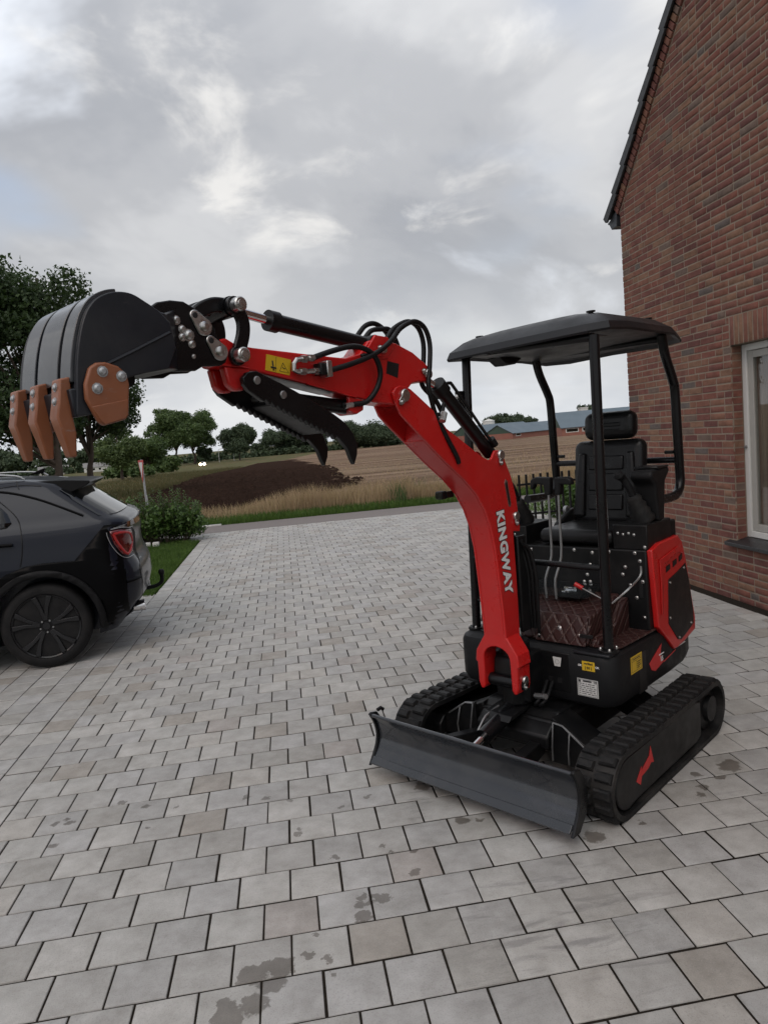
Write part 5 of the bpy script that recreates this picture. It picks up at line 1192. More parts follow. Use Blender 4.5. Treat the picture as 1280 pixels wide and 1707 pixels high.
# box section stops short of the tip, where the two cheeks carry the dipper pin
tipcut = 1.000
boxp = [p for p in front if p[0] < .95] + [(.345, .690), (.342, .711), (.339, .848), (.337, .995), (.342, 1.215), (.360, 1.378), (.392, 1.47), (.445, 1.54), (.520, 1.575), (.600, 1.612), (.668, 1.655), (.788, 1.728), (.850, 1.795), (.905, 1.835)]
boom = eb(MB().prism(boxp, BL_ - .006, BR_ + .006), 'boom', 'red_paint', bevel=.004, smooth=25)
for (a, b) in ((BL_ - .0065, BL_ + .006), (BR_ - .006, BR_ + .0065)):
    MB().prism(front + back, a, b).build('boom_cheek', 'red_paint', boom, .0035, 2, 25)
# forked foot: arch-shaped front, two ears
ar = []
for i in range(13):
    a = pi * i / 12; ar.append((YB_ + .076 * cos(a), .600 + .062 * sin(a)))
fk = [(YB_ + .056, .730), (YB_ + .120, .632), (YB_ + .128, .575), (YB_ + .118, .570), (YB_ + .116, .470), (YB_ + .106, .440), (YB_ + .092, .436), (YB_ + .078, .455)] + ar + [(YB_ - .078, .455), (YB_ - .092, .436), (YB_ - .106, .440), (YB_ - .116, .470), (YB_ - .118, .570), (YB_ - .128, .575), (YB_ - .120, .632), (YB_ - .056, .730)]
MB().prism(fk, .352, .458, 'x').build('boom_fork', 'red_paint', boom, .010, 3, 25)
def pin_cap(x, y, z, r=.026, parent=None, plate=True, ang=0.0, nm='pin_keeper'):
    m = MB().lathe((x, y, z), (0, 1, 0), [(0, r), (.008, r), (.012, r * .86)], 18); o = m.build(nm, 'zinc', parent, smooth=40)
    if plate:
        c, s_ = cos(ang), sin(ang); L_ = r * 1.55; pp = [(x + c * t - s_ * w, z + s_ * t + c * w) for t, w in ((-.2 * r, r * .62), (L_, r * .55), (L_ + r * .5, 0), (L_, -r * .55), (-.2 * r, -r * .62))]
        MB().prism(pp, y + .003, y + .009).build('keeper_plate', 'zinc', parent, .002); bolt((x + c * L_, y + .009, z + s_ * L_), (0, 1, 0), .009, parent, h=.010)
    return o
pin_cap(1.042, BL_ + .006, 1.880, .026, boom, True, -.75); pin_cap(.405, BL_ + .006, 1.588, .024, boom, True, -1.35); pin_cap(.312, BL_ + .006, 1.285, .022, boom, True, -1.45)
pin_cap(.405, YB_ + .118, .500, .022, boom, True, -1.35); pin_cap(.405, YB_ - .128, .478, .022, boom, False)
# long slot in the left cheek and side rib
MB().prism([(.388, 1.452), (.378, 1.470), (.364, 1.462), (.346, 1.352), (.352, 1.335), (.366, 1.340)], BL_ + .0055, BL_ + .0075).build('slot_rim', 'zinc', boom, smooth=0)
MB().prism([(.381, 1.448), (.376, 1.458), (.368, 1.452), (.353, 1.354), (.356, 1.345), (.362, 1.348)], BL_ + .0072, BL_ + .0085).build('slot', 'grille_black', boom, smooth=0)
# name lettering, white with a dark outline, reading down the boom
Mt = frame((.428, BL_ + .0066, 1.128), (-.075, 0, -1), (-1, 0, .075)); Mt2 = Mt @ Matrix.Translation((0, 0, .0008))
nm = text_mesh('name_outline', 'KINGWAY', .080, 'ink', boom, Mt, .0004, .0070, 1.10); nm2 = text_mesh('name_lettering', 'KINGWAY', .080, 'white_ink', boom, Mt2, .0004, .0036, 1.10)
# boom cylinder behind the boom
cy = eb(MB().cyl((.300, YB_, 1.265), (.262, YB_, .78), .033, .033, 20), 'boom_cylinder', 'black_gloss', smooth=40)
MB().cyl((.262, YB_, .80), (.245, YB_, .52), .018, .018, 14).build('piston_rod', 'chrome', cy); MB().cyl((.245, YB_ - .05, .50), (.245, YB_ + .05, .50), .03, .03, 16).build('rod_eye', 'black_paint', cy)
MB().box((.225, YB_ + .036, .70), (.300, YB_ + .060, 1.18)).build('hose_guard', 'black_paint', cy, .008)
# stick cylinder on top of the boom
sc = eb(MB().cyl((.735, YB_, 1.912), (.395, YB_, 1.598), .031, .031, 22), 'stick_cylinder', 'black_gloss', smooth=40)
MB().cyl((.730, YB_, 1.907), (.860, YB_, 1.962), .017, .017, 14).build('piston_rod', 'chrome', sc)
MB().cyl((.755, YB_, 1.930), (.715, YB_, 1.893), .040, .040, 22).build('gland', 'black_paint', sc)
MB().tube([(.735, YB_ + .03, 1.925), (.705, YB_ + .034, 1.930), (.670, YB_ + .034, 1.905), (.45, YB_ + .030, 1.685), (.405, YB_ + .03, 1.650)], .0075, 8, sub=5).build('hydraulic_pipe', 'black_gloss', sc)
MB().cyl((.420, YB_ + .03, 1.668), (.392, YB_ + .03, 1.636), .018, .018, 10).build('pipe_union', 'black_paint', sc)
# ---- dipper arm -----------------------------------------------------------------------
DL, DR = YB_ + .050, YB_ - .050
dtop = [(1.905, 2.052), (1.892, 2.075), (1.857, 2.082), (1.818, 2.062), (1.751, 2.054), (1.607, 2.044), (1.499, 2.036), (1.330, 2.026), (1.255, 2.045), (1.205, 2.092), (1.170, 2.106), (1.135, 2.104), (1.048, 2.090), (.950, 2.056), (.874, 2.011), (.842, 1.985), (.838, 1.962), (.850, 1.944), (.885, 1.934), (.925, 1.936), (.966, 1.931), (1.000, 1.905), (1.012, 1.860), (1.045, 1.840)]
dbot = [(1.093, 1.846), (1.204, 1.858), (1.337, 1.887), (1.407, 1.904), (1.520, 1.929), (1.720, 1.968), (1.761, 1.977), (1.800, 1.976), (1.895, 1.995), (1.915, 2.025)]
dip = eb(MB().prism(dtop + dbot, DL, DR), 'dipper_arm', 'red_paint', bevel=.006, seg=3, smooth=25)
MB().prism([(1.108, 2.019), (1.042, 2.008), (1.056, 1.951), (1.121, 1.970)], DL - .001, DL + .0012).build('square_hole', 'grille_black', dip, smooth=0)
MB().prism([(1.40, 1.9035), (1.72, 1.9675), (1.72, 1.964), (1.40, 1.899)], DR + .008, DL - .008).build('wear_strip', 'steel_grey', dip, smooth=0)
MB().prism([(1.20, 2.085), (1.24, 2.045), (1.11, 2.03), (1.06, 2.075), (1.10, 2.112), (1.17, 2.118)], DL - .02, DL + .006).prism([(1.20, 2.085), (1.24, 2.045), (1.11, 2.03), (1.06, 2.075), (1.10, 2.112), (1.17, 2.118)], DR - .006, DR + .02).build('cylinder_lug', 'red_paint', dip, .003)
yst = MB().prism([(1.703, 2.034), (1.598, 2.016), (1.611, 1.962), (1.714, 1.980)], DL + .0002, DL + .0014).build('warning_label', 'yellow_sticker', dip, smooth=0)
zt_ = DL + .0018
m = MB().tube([(1.636, zt_, 2.005), (1.654, zt_, 1.977), (1.615, zt_, 1.971), (1.636, zt_, 2.005)], .0011, 4).tube([(1.640, zt_, 1.990), (1.632, zt_, 1.984), (1.628, zt_, 1.987)], .0016, 4).tube([(1.681, zt_, 2.012), (1.680, zt_, 1.993)], .0028, 5).tube([(1.690, zt_, 1.990), (1.668, zt_, 1.987)], .0030, 5).tube([(1.681, zt_, 1.985), (1.679, zt_, 1.979)], .0028, 5)
m.tube([(1.6625, zt_, 2.026), (1.672, zt_, 1.974)], .0006, 4); m.build('label_symbols', 'ink', dip)
pin_cap(.868, DL, 1.968, .022, dip, True, .35); pin_cap(1.135, DL + .006, 2.062, .016, dip, True, .2)
# lower lug carrying the thumb
MB().prism([(1.880, 1.992), (1.868, 1.930), (1.845, 1.912), (1.812, 1.912), (1.790, 1.935), (1.775, 1.985)], DL - .030, DL + .004).prism([(1.880, 1.992), (1.868, 1.930), (1.845, 1.912), (1.812, 1.912), (1.790, 1.935), (1.775, 1.985)], DR - .004, DR + .030).build('thumb_lug', 'red_paint', dip, .008, 3)
# bucket cylinder
bk = eb(MB().cyl((1.625, YB_, 2.155), (1.155, YB_, 2.086), .030, .030, 22), 'bucket_cylinder', 'black_gloss', smooth=40)
MB().cyl((1.645, YB_, 2.158), (1.605, YB_, 2.152), .037, .037, 22).build('gland', 'black_paint', bk); MB().cyl((1.63, YB_, 2.156), (1.800, YB_, 2.186), .0165, .0165, 14).build('piston_rod', 'chrome', bk)
MB().cyl((1.16, YB_ - .045, 2.087), (1.16, YB_ + .045, 2.087), .034, .034, 18).build('base_eye', 'black_paint', bk)
# curved links and the short tie link of the bucket linkage
def arc_strip(pts, w):
    P = [Vector((a, b)) for a, b in smooth2(pts, 5)]; L1 = []; L2 = []
    for i, p in enumerate(P):
        t = (P[min(i + 1, len(P) - 1)] - P[max(i - 1, 0)]).normalized(); n_ = Vector((-t.y, t.x)); L1.append(tuple(p + n_ * w)); L2.append(tuple(p - n_ * w))
    return L1 + L2[::-1]
lk = empty('bucket_linkage'); lk.parent = EX
for (a, b) in ((DL + .012, DL + .030), (DR - .030, DR - .012)):
    MB().prism(arc_strip([(1.829, 2.186), (1.803, 2.140), (1.806, 2.090), (1.836, 2.022)], .0225), a, b).cyl((1.829, a, 2.182), (1.829, b, 2.182), .031, .031, 18).cyl((1.836, a, 2.022), (1.836, b, 2.022), .031, .031, 18).build('curved_link', 'black_gloss', lk, .003)
for (a, b) in ((YB_ + .020, YB_ + .050), (YB_ - .050, YB_ - .020)):
    MB().prism(arc_strip([(1.838, 2.188), (1.890, 2.186), (1.945, 2.160), (1.985, 2.112)], .024), a, b).build('tie_link', 'black_gloss', lk, .006)
MB().cyl((1.829, DL + .008, 2.182), (1.829, DR - .008, 2.182), .034, .034, 20).build('link_boss', 'black_gloss', lk)
for (x, z) in ((1.829, 2.182), (1.836, 2.022)):
    MB().lathe((x, DL + .030, z), (0, 1, 0), [(0, .024), (.030, .024), (.034, .020), (.0341, .014), (.038, .013)], 18).build('pin_head', 'zinc', lk, smooth=40); MB().cyl((x, DR - .031, z), (x, DL + .031, z), .017, .017, 14).build('pin', 'zinc', lk)
# ---- thumb ------------------------------------------------------------------------------
th = empty('thumb_claw'); th.parent = EX
tn = [(1.839, 1.950), (1.818, 1.968), (1.782, 1.972), (1.755, 1.960), (1.688, 1.932), (1.630, 1.906), (1.534, 1.859), (1.458, 1.818), (1.406, 1.785), (1.370, 1.744), (1.354, 1.698), (1.360, 1.663), (1.378, 1.628), (1.390, 1.650), (1.406, 1.691), (1.441, 1.728)]
srr = []
for i in range(14):
    t = i / 13; x = 1.455 + t * .30; z = 1.737 + t * .143; srr += [(x, z), (x + .008, z - .010)]
tn2 = tn + srr + [(1.821, 1.908), (1.837, 1.929)]
for (a, b) in ((YB_ + .072, YB_ + .094), (YB_ - .094, YB_ - .072)):
    MB().prism(tn2, a, b).build('thumb_tine', 'black_gloss', th, .003)
MB().prism([(1.700, 1.862), (1.480, 1.752), (1.470, 1.766), (1.695, 1.880)], YB_ - .072, YB_ + .072).build('thumb_plate', 'black_paint', th, .004)
for (x, z) in ((1.786, 1.941), (1.683, 1.892)):
    MB().lathe((x, YB_ + .094, z), (0, 1, 0), [(0, .014), (.004, .014), (.006, .011)], 14).build('pin_head', 'steel_grey', th); MB().cyl((x, YB_ - .095, z), (x, YB_ + .095, z), .013, .013, 12).build('pin', 'steel_grey', th)
tc_ = eb(MB().cyl((1.680, YB_, 1.893), (1.275, YB_, 1.842), .0275, .0275, 20), 'thumb_cylinder', 'black_gloss', smooth=40)
MB().cyl((1.30, YB_ - .04, 1.845), (1.30, YB_ + .04, 1.845), .03, .03, 18).build('base_eye', 'red_paint', tc_)
MB().prism([(1.335, 1.885), (1.255, 1.868), (1.262, 1.83), (1.30, 1.815), (1.335, 1.83)], YB_ + .034, YB_ + .048).prism([(1.335, 1.885), (1.255, 1.868), (1.262, 1.83), (1.30, 1.815), (1.335, 1.83)], YB_ - .048, YB_ - .034).build('cylinder_lug', 'red_paint', tc_, .003)
# ---- bucket --------------------------------------------------------------------------------
bkt = empty('bucket'); bkt.parent = EX
BW = .186; BC = -.008
outer = smooth2([(2.444, 1.842), (2.436, 1.910), (2.427, 1.975), (2.412, 2.040), (2.390, 2.098), (2.362, 2.135), (2.328, 2.155), (2.292, 2.163), (2.254, 2.160), (2.218, 2.142), (2.180, 2.120)], 4)
inner_ = [(x - .012 * (1 if z < 2.05 else .5) - .0, z - .012 * (1 if z > 1.95 else 0)) for x, z in outer]
MB().prism(outer + inner_[::-1], BC - BW, BC + BW).build('bucket_shell', 'bucket_paint', bkt, .002, 2, 35)
sidep = outer + [(2.150, 2.090), (2.140, 2.020), (2.168, 1.962), (2.240, 1.950), (2.292, 1.938), (2.345, 1.895), (2.410, 1.842)]
for (a, b) in ((BC + BW, BC + BW + .011), (BC - BW - .011, BC - BW)):
    MB().prism(sidep, a, b).build('side_plate', 'bucket_paint', bkt, .003, 2, 35)
MB().tube([(2.155, BC + BW + .011, 2.062), (2.274, BC + BW + .011, 2.006), (2.350, BC + BW + .011, 1.972)], .005, 6).build('weld_seam', 'bucket_paint', bkt)
# wear strips on the outside of the shell
def strip(y0, y1, i0, i1, off):
    seg_ = outer[i0:i1]; P = [Vector(p) for p in seg_]; o1 = []
    for i, p in enumerate(P):
        t = (P[min(i + 1, len(P) - 1)] - P[max(i - 1, 0)]).normalized(); n_ = Vector((t.y, -t.x)); o1.append(tuple(p + n_ * off))
    return MB().prism(o1 + [tuple(p - (p - Vector((2.27, 1.98))).normalized() * .004) for p in P[::-1]], y0, y1)
for (y0, y1) in ((BC + .118, BC + .182), (BC - .036, BC + .098), (BC - .150, BC - .056)): strip(y0, y1, 5, 29, .010).build('wear_strip', 'blade_paint', bkt, .002, 2, 35)
MB().box((2.416, BC - BW - .006, 1.840), (2.450, BC + BW + .006, 1.912), Matrix.Rotation(.10, 3, 'Y')).build('lip_plate', 'bucket_paint', bkt, .004)
for k, y in enumerate((.140, -.008, -.156)):
    tp = [(2.438, 1.943), (2.467, 1.938), (2.476, 1.880), (2.485, 1.842), (2.478, 1.815), (2.460, 1.738), (2.443, 1.738), (2.440, 1.800), (2.444, 1.840)]
    t_ = MB().prism(tp, y - .026, y + .026); vs = t_.v
    t_.v = [(a, y + (b - y) * (.70 if c < 1.78 else 1.0), c) for a, b, c in vs]
    t_.build('tooth', 'tooth_paint', bkt, .005, 3, 35)
    for z in (1.918, 1.882): bolt((2.470 if z > 1.9 else 2.4755, y + .002, z), (1, 0, .15), .0085, bkt, 'tooth_bolt', 'galvanised', .007)
yc = BC + BW + .0112
cutp = [(2.421, 1.920), (2.404, 1.962), (2.385, 1.974), (2.360, 1.976), (2.327, 1.966), (2.306, 1.947), (2.301, 1.919), (2.313, 1.835), (2.323, 1.826), (2.385, 1.812), (2.398, 1.824), (2.423, 1.882)]
MB().prism(cutp, yc, yc + .018).build('side_cutter', 'tooth_paint', bkt, .006, 3)
MB().prism([(2.412, 1.862), (2.312, 1.878), (2.317, 1.838), (2.325, 1.829), (2.383, 1.815), (2.394, 1.826)], yc + .0175, yc + .021).build('cutter_bevel', 'tooth_paint', bkt, .003, 2)
MB().prism(cutp, BC - BW - .0292, BC - BW - .0112).build('side_cutter', 'tooth_paint', bkt, .006, 3)
for (x, z) in ((2.372, 1.951), (2.322, 1.939), (2.391, 1.908)): bolt((x, yc + .018, z), (0, 1, 0), .011, bkt, 'cutter_bolt', 'galvanised', .008)
earp = [(2.160, 2.120), (2.146, 2.151), (2.120, 2.168), (2.076, 2.177), (2.032, 2.176), (1.996, 2.159), (1.968, 2.141), (1.946, 2.117), (1.918, 2.066), (1.900, 2.040), (1.894, 2.018), (1.904, 1.996), (1.925, 1.986), (1.989, 1.983), (2.015, 1.970), (2.087, 1.968), (2.130, 1.985), (2.165, 2.02)]
EY = (YB_ + .088, YB_ + .104)
for (a, b) in (EY, (YB_ - .104, YB_ - .088)): MB().prism(earp, a, b).build('bucket_ear', 'black_gloss', bkt, .004)
MB().box((2.06, YB_ - .088, 1.985), (2.17, YB_ + .088, 2.10)).build('hanger_block', 'black_paint', bkt, .008)
MB().loft([[(2.215, BC - .19, 1.956), (2.215, BC + .19, 1.956), (2.205, BC + .19, 2.128), (2.205, BC - .19, 2.128)], [(2.165, BC - .185, 1.962), (2.165, BC + .185, 1.962), (2.155, BC + .185, 2.118), (2.155, BC - .185, 2.118)], [(2.075, YB_ - .104, 1.972), (2.075, YB_ + .104, 1.972), (2.065, YB_ + .104, 2.150), (2.065, YB_ - .104, 2.150)]]).build('mount_plate', 'bucket_paint', bkt, .006)
MB().cyl((2.24, BC + .03, 1.945), (2.24, BC + .09, 1.945), .022, .022, 14).build('lift_eye', 'black_paint', bkt)
for (x, z) in ((1.974, 2.104), (1.926, 2.030)):
    a = atan2(.026, .030); y0 = EY[1]
    pts = disc_poly(x, z, .029, 2.55, 5.45, 14) + disc_poly(x + .028, z + .032, .0165, -.75, 2.46, 8)
    MB().prism(pts, y0, y0 + .007).build('keeper_plate', 'zinc', bkt, .0025); MB().lathe((x, y0 + .007, z), (0, 1, 0), [(0, .015), (.004, .015), (.008, .009)], 14).build('pin_head', 'zinc', bkt, smooth=40)
    MB().cyl((x + .028, y0 + .0068, z + .032), (x + .028, y0 + .0085, z + .032), .010, .008, 10).build('keeper_hole', 'grille_black', bkt)
    MB().cyl((x, YB_ - .105, z), (x, YB_ + .105, z), .016, .016, 12).build('bucket_pin', 'zinc', bkt)
for (x, z, r) in ((2.048, 2.093, .011), (2.028, 2.076, .016), (2.020, 2.050, .011), (2.018, 2.013, .006), (2.065, 2.119, .012), (2.050, 2.070, .011)):
    bolt((x, EY[1], z), (0, 1, 0), r * .9, bkt, 'ear_bolt', 'zinc', r * .7)
# ---- hoses ----------------------------------------------------------------------------------
def hose(pts, r=.0105, nm='hydraulic_hose', mat='hose_rubber'): return eb(MB().tube(pts, r, 10, sub=6), nm, mat, smooth=60)
H1 = [(1.443, .058, 1.977), (1.356, .066, 1.997), (1.265, .070, 2.023), (1.177, .062, 2.056), (1.100, .050, 2.097), (1.029, .040, 2.149), (.938, .035, 2.180), (.871, .030, 2.158), (.845, .030, 2.094), (.862, .035, 2.001), (.886, .040, 1.919), (.871, .040, 1.849), (.846, .035, 1.791), (.800, .045, 1.700), (.745, .050, 1.610), (.728, .046, 1.578)]
hose(H1); hose([(p[0] - .012, p[1] - .045, p[2] + .008) for p in H1[2:11]] + [(.80, .0, 1.86), (.77, .01, 1.80)])
hose([(1.518, .050, 2.021), (1.434, .062, 2.045), (1.348, .068, 2.062), (1.276, .066, 2.058), (1.218, .064, 2.030), (1.190, .060, 1.971), (1.205, .050, 1.911), (1.255, .040, 1.862), (1.317, .025, 1.852)])
for k in (0, .026): hose([(1.185, -.075 + k, 2.105), (1.150, -.080 + k, 2.140 - k), (1.105, -.08 + k, 2.175 - k), (1.055, -.075 + k, 2.183 - k), (1.005, -.07 + k, 2.155), (.972, -.07 + k, 2.11), (.95, -.07 + k, 2.05)])
ft_ = eb(MB().tube([(1.520, .050, 2.021), (1.592, .048, 2.013), (1.604, .046, 2.000), (1.606, .046, 1.978), (1.592, .048, 1.972), (1.503, .052, 1.975)], .0092, 10), 'steel_pipe', 'zinc')
for p in ((1.526, 2.0205), (1.508, 1.9745), (1.560, 2.016), (1.570, 1.973)): MB().cyl((p[0] - .011, .050, p[1]), (p[0] + .011, .050, p[1]), .0135, .0135, 6).build('pipe_nut', 'zinc', ft_, smooth=0)
MB().box((1.448, .026, 1.952), (1.474, .074, 2.010)).build('pipe_clamp', 'zinc', ft_, .004); MB().box((1.474, .026, 1.960), (1.500, .068, 2.002)).build('clamp_block', 'black_paint', ft_, .004)
MB().cyl((1.318, .022, 1.852), (1.355, .018, 1.850), .012, .012, 8).build('hose_end', 'zinc', tc_)
hose([(.80, .02, 1.745), (.845, .028, 1.79), (.80, .03, 1.80), (.77, .02, 1.84)], .009); eb(MB().cyl((.815, .055, 1.80), (.84, .062, 1.765), .015, .015, 8), 'hose_union', 'zinc')
for k in range(3):
    hose([(.285, .02 + k * .022, 1.18 - k * .02), (.255, .030 + k * .022, 1.10), (.235, .04 + k * .022, .98), (.22, .03 + k * .022, .86), (.20, .02 + k * .02, .70)], .009)
for k in range(2): hose([(.22, .10 + k * .03, .44), (.30, .12 + k * .03, .40), (.33, .10 + k * .03, .36), (.26, .05, .33)], .010)
eb(MB().cyl((.33, .10, .40), (.35, .17, .415), .014, .014, 8), 'hose_union', 'steel_grey')
# work lamp on the right side of the boom
wl_ = eb(MB().box((.645, BR_ - .055, 1.410), (.690, BR_ - .012, 1.448)), 'work_lamp', 'black_plastic', bevel=.008); MB().box((.690, BR_ - .051, 1.414), (.693, BR_ - .016, 1.444)).build('lens', 'window_glass', wl_, smooth=0)
MB().box((.61, BR_ - .012, 1.415), (.66, BR_ - .006, 1.445)).build('lamp_bracket', 'black_paint', wl_)

for k, pts in enumerate(([(1.30, DL + .001, 1.879), (1.42, DL + .001, 1.907), (1.55, DL + .001, 1.936)], [(1.24, DL + .002, 2.05), (1.17, DL + .006, 2.03), (1.10, DL + .002, 2.03)], [(1.885, DL + .002, 1.995), (1.83, DL + .004, 1.992), (1.775, DL + .002, 1.984)])):
    eb(MB().tube([(x + random.uniform(-.001, .001), y, z) for x, y, z in [tuple(Vector(a).lerp(Vector(b), i / 9)) for a, b in zip(pts, pts[1:]) for i in range(9)]], .0038, 6), 'weld_bead', 'red_paint', smooth=60)
eb(MB().tube([(.355 + .003 * sin(i * 1.3), BL_ + .006, .70 - i * .0) for i in range(2)] + [(.46, BL_ + .006, .70)], .004, 6), 'weld_bead', 'red_paint')
# ================================================================== PARKED CAR
CO = Vector((-1.15, 5.03, 0)); XR = -0.33           # rear axle on the ground; rear bumper at x = XR, nose towards -x
car = tag(empty('parked_car', CO + Vector((-.125, 0, 0)), radians(8.0)), 'dark blue black SUV parked with its tail towards the drive', 'car')
def interp(z, tab): return float(np.interp(z, [t[0] for t in tab], [t[1] for t in tab]))
UR = [(.22, .26), (.30, .19), (.38, .11), (.48, .035), (.60, .0), (.72, .0), (.79, .02), (.86, .055), (.98, .065), (1.08, .05), (1.165, .05), (1.205, .075), (1.24, .16), (1.36, .33), (1.48, .49), (1.55, .58), (1.60, .75), (1.635, 1.15), (1.65, 1.6)]
UF = [(.22, 4.40), (.35, 4.52), (.5, 4.58), (.7, 4.6), (.85, 4.50), (.95, 4.32), (1.03, 3.9), (1.10, 3.35), (1.2, 3.15), (1.36, 2.90), (1.5, 2.62), (1.6, 2.36), (1.635, 2.1), (1.65, 1.9)]
HWT = [(.22, .84), (.30, .885), (.40, .91), (.5, .925), (.7, .93), (.85, .927), (.95, .920), (1.05, .910), (1.14, .895), (1.20, .872), (1.24, .850), (1.3, .826), (1.45, .755), (1.55, .695), (1.60, .64), (1.635, .52), (1.65, .35)]
RCT = [(.22, .26), (.7, .28), (1.1, .25), (1.22, .22), (1.5, .18), (1.65, .12)]
def cloc(u, y, z): return (XR - u - CO.x, y - CO.y, z)          # y is world; near side has the smaller y
def outline(z, n=9, off=0.0, only=None):
    """plan outline of the body at height z, rear first, as (u, halfwidth) points running near-rear -> near-front -> far-front -> far-rear"""
    u0, u1, hw, rc = interp(z, UR), interp(z, UF), interp(z, HWT), interp(z, RCT); P = []
    bow = .04
    def corner(cu, cw, a0, a1, sgn):
        return [(cu + rc * cos(a0 + (a1 - a0) * i / n), sgn * (cw + rc * sin(a0 + (a1 - a0) * i / n))) for i in range(n + 1)]
    for i in range(5): P.append((u0 - 0 + bow * (i / 5) ** 2, (hw - rc) * i / 5))      # half of the rear face, near side
    P += [(u + bow, w) for u, w in corner(u0 + rc, hw - rc, pi, pi / 2, 1)]
    for i in range(1, 14):
        t = i / 14; uu = u0 + rc + bow + (u1 - u0 - 2 * rc - bow) * t; P.append((uu, hw + .006 * sin(pi * t)))
    P += corner(u1 - rc, hw - rc, pi / 2, 0, 1)
    for i in range(1, 5): P.append((u1, (hw - rc) * (1 - i / 5)))
    P.append((u1, 0))
    return P
def ring_at(z):
    h = outline(z); near = [cloc(u, CO.y - w, z) for u, w in h]; far = [cloc(u, CO.y + w, z) for u, w in h[1:-1]][::-1]; return near + far
zs = [.22, .26, .30, .36, .42, .48, .54, .60, .66, .72, .77, .81, .85, .90, .95, 1.0, 1.05, 1.1, 1.14, 1.17, 1.19, 1.21, 1.225, 1.24, 1.28, 1.33, 1.38, 1.43, 1.48, 1.52, 1.55, 1.58, 1.605, 1.62, 1.635, 1.65]
bm_ = MB().loft([ring_at(z) for z in zs])
body = bm_.build('body', 'car_paint', car, smooth=40)
WH = [(.85, -.93), (3.60, -.93), (.85, .93), (3.60, .93)]
# wheel arches are cut out of the shell
cut = MB()
for (u, w) in WH:
    s_ = 1 if w > 0 else -1; cut.cyl(cloc(u, CO.y + w + s_ * .1, .365), cloc(u, CO.y + w - s_ * .30, .365), .425, .425, 40)
co = cut.build('cutter', 'car_cladding', car, smooth=40)
bo = body.modifiers.new('arch', 'BOOLEAN'); bo.operation = 'DIFFERENCE'; bo.object = co; bo.solver = 'EXACT'
bpy.context.view_layer.update()
me = bpy.data.meshes.new_from_object(body.evaluated_get(bpy.context.evaluated_depsgraph_get())); body.modifiers.clear(); body.data = me
bpy.data.objects.remove(co); me.polygons.foreach_set('use_smooth', [True] * len(me.polygons)); me.set_sharp_from_angle(angle=radians(38))
def side_w(u, z):
    u0, u1, hw, rc = interp(z, UR), interp(z, UF), interp(z, HWT), interp(z, RCT); bow = .04; ue = u0 + bow
    if u < ue + rc:
        d = (ue + rc - u); 
        if d >= rc: return hw - rc - (d - rc) * 3.0
        return hw - rc + sqrt(max(0, rc * rc - d * d))
    t = (u - (ue + rc)) / (u1 - 2 * rc - u0 - bow); return hw + .006 * sin(pi * min(max(t, 0), 1))
def patch(poly, name, mat, off=.004, parent=car, cuts=14, near=True, th=.004):
    b = bmesh.new(); b.faces.new([b.verts.new((u, 0, z)) for u, z in poly]); us = [p[0] for p in poly]; zz = [p[1] for p in poly]
    for i in range(1, cuts):
        b_ = min(us) + (max(us) - min(us)) * i / cuts; bmesh.ops.bisect_plane(b, geom=b.verts[:] + b.edges[:] + b.faces[:], plane_co=(b_, 0, 0), plane_no=(1, 0, 0))
        b_ = min(zz) + (max(zz) - min(zz)) * i / cuts; bmesh.ops.bisect_plane(b, geom=b.verts[:] + b.edges[:] + b.faces[:], plane_co=(0, 0, b_), plane_no=(0, 0, 1))
    s_ = -1 if near else 1
    for v in b.verts: v.co = cloc(v.co.x, CO.y + s_ * (side_w(v.co.x, v.co.z) + off), v.co.z)
    bmesh.ops.recalc_face_normals(b, faces=b.faces)
    m = bpy.data.meshes.new(name); b.to_mesh(m); b.free(); m.materials.append(MATS[mat]); m.polygons.foreach_set('use_smooth', [True] * len(m.polygons))
    o = bpy.data.objects.new(name, m); COL.objects.link(o); o.parent = parent
    sd = o.modifiers.new('solid', 'SOLIDIFY'); sd.thickness = th; sd.offset = 0; return o
def line(pts, name, mat, r=.004, off=.003, parent=car, near=True, sub=4, n=6, closed=False):
    P = [Vector((u, 0, z)) for u, z in pts]; P = catmull(P, sub) if sub else P; s_ = -1 if near else 1
    return MB().tube([cloc(p.x, CO.y + s_ * (side_w(p.x, p.z) + off), p.z) for p in P], r, n).build(name, mat, parent, smooth=60)
arch = [(.85 + .428 * cos(a), .365 + .428 * sin(a)) for a in [radians(-8 + 196 * i / 26) for i in range(27)]]        # rear (u small at 180 deg) handled below
arch_r = [(.85 - .428 * cos(a), .365 + .428 * sin(a)) for a in [radians(-10 + 200 * i / 26) for i in range(27)]]    # from the tail side over the top to the front
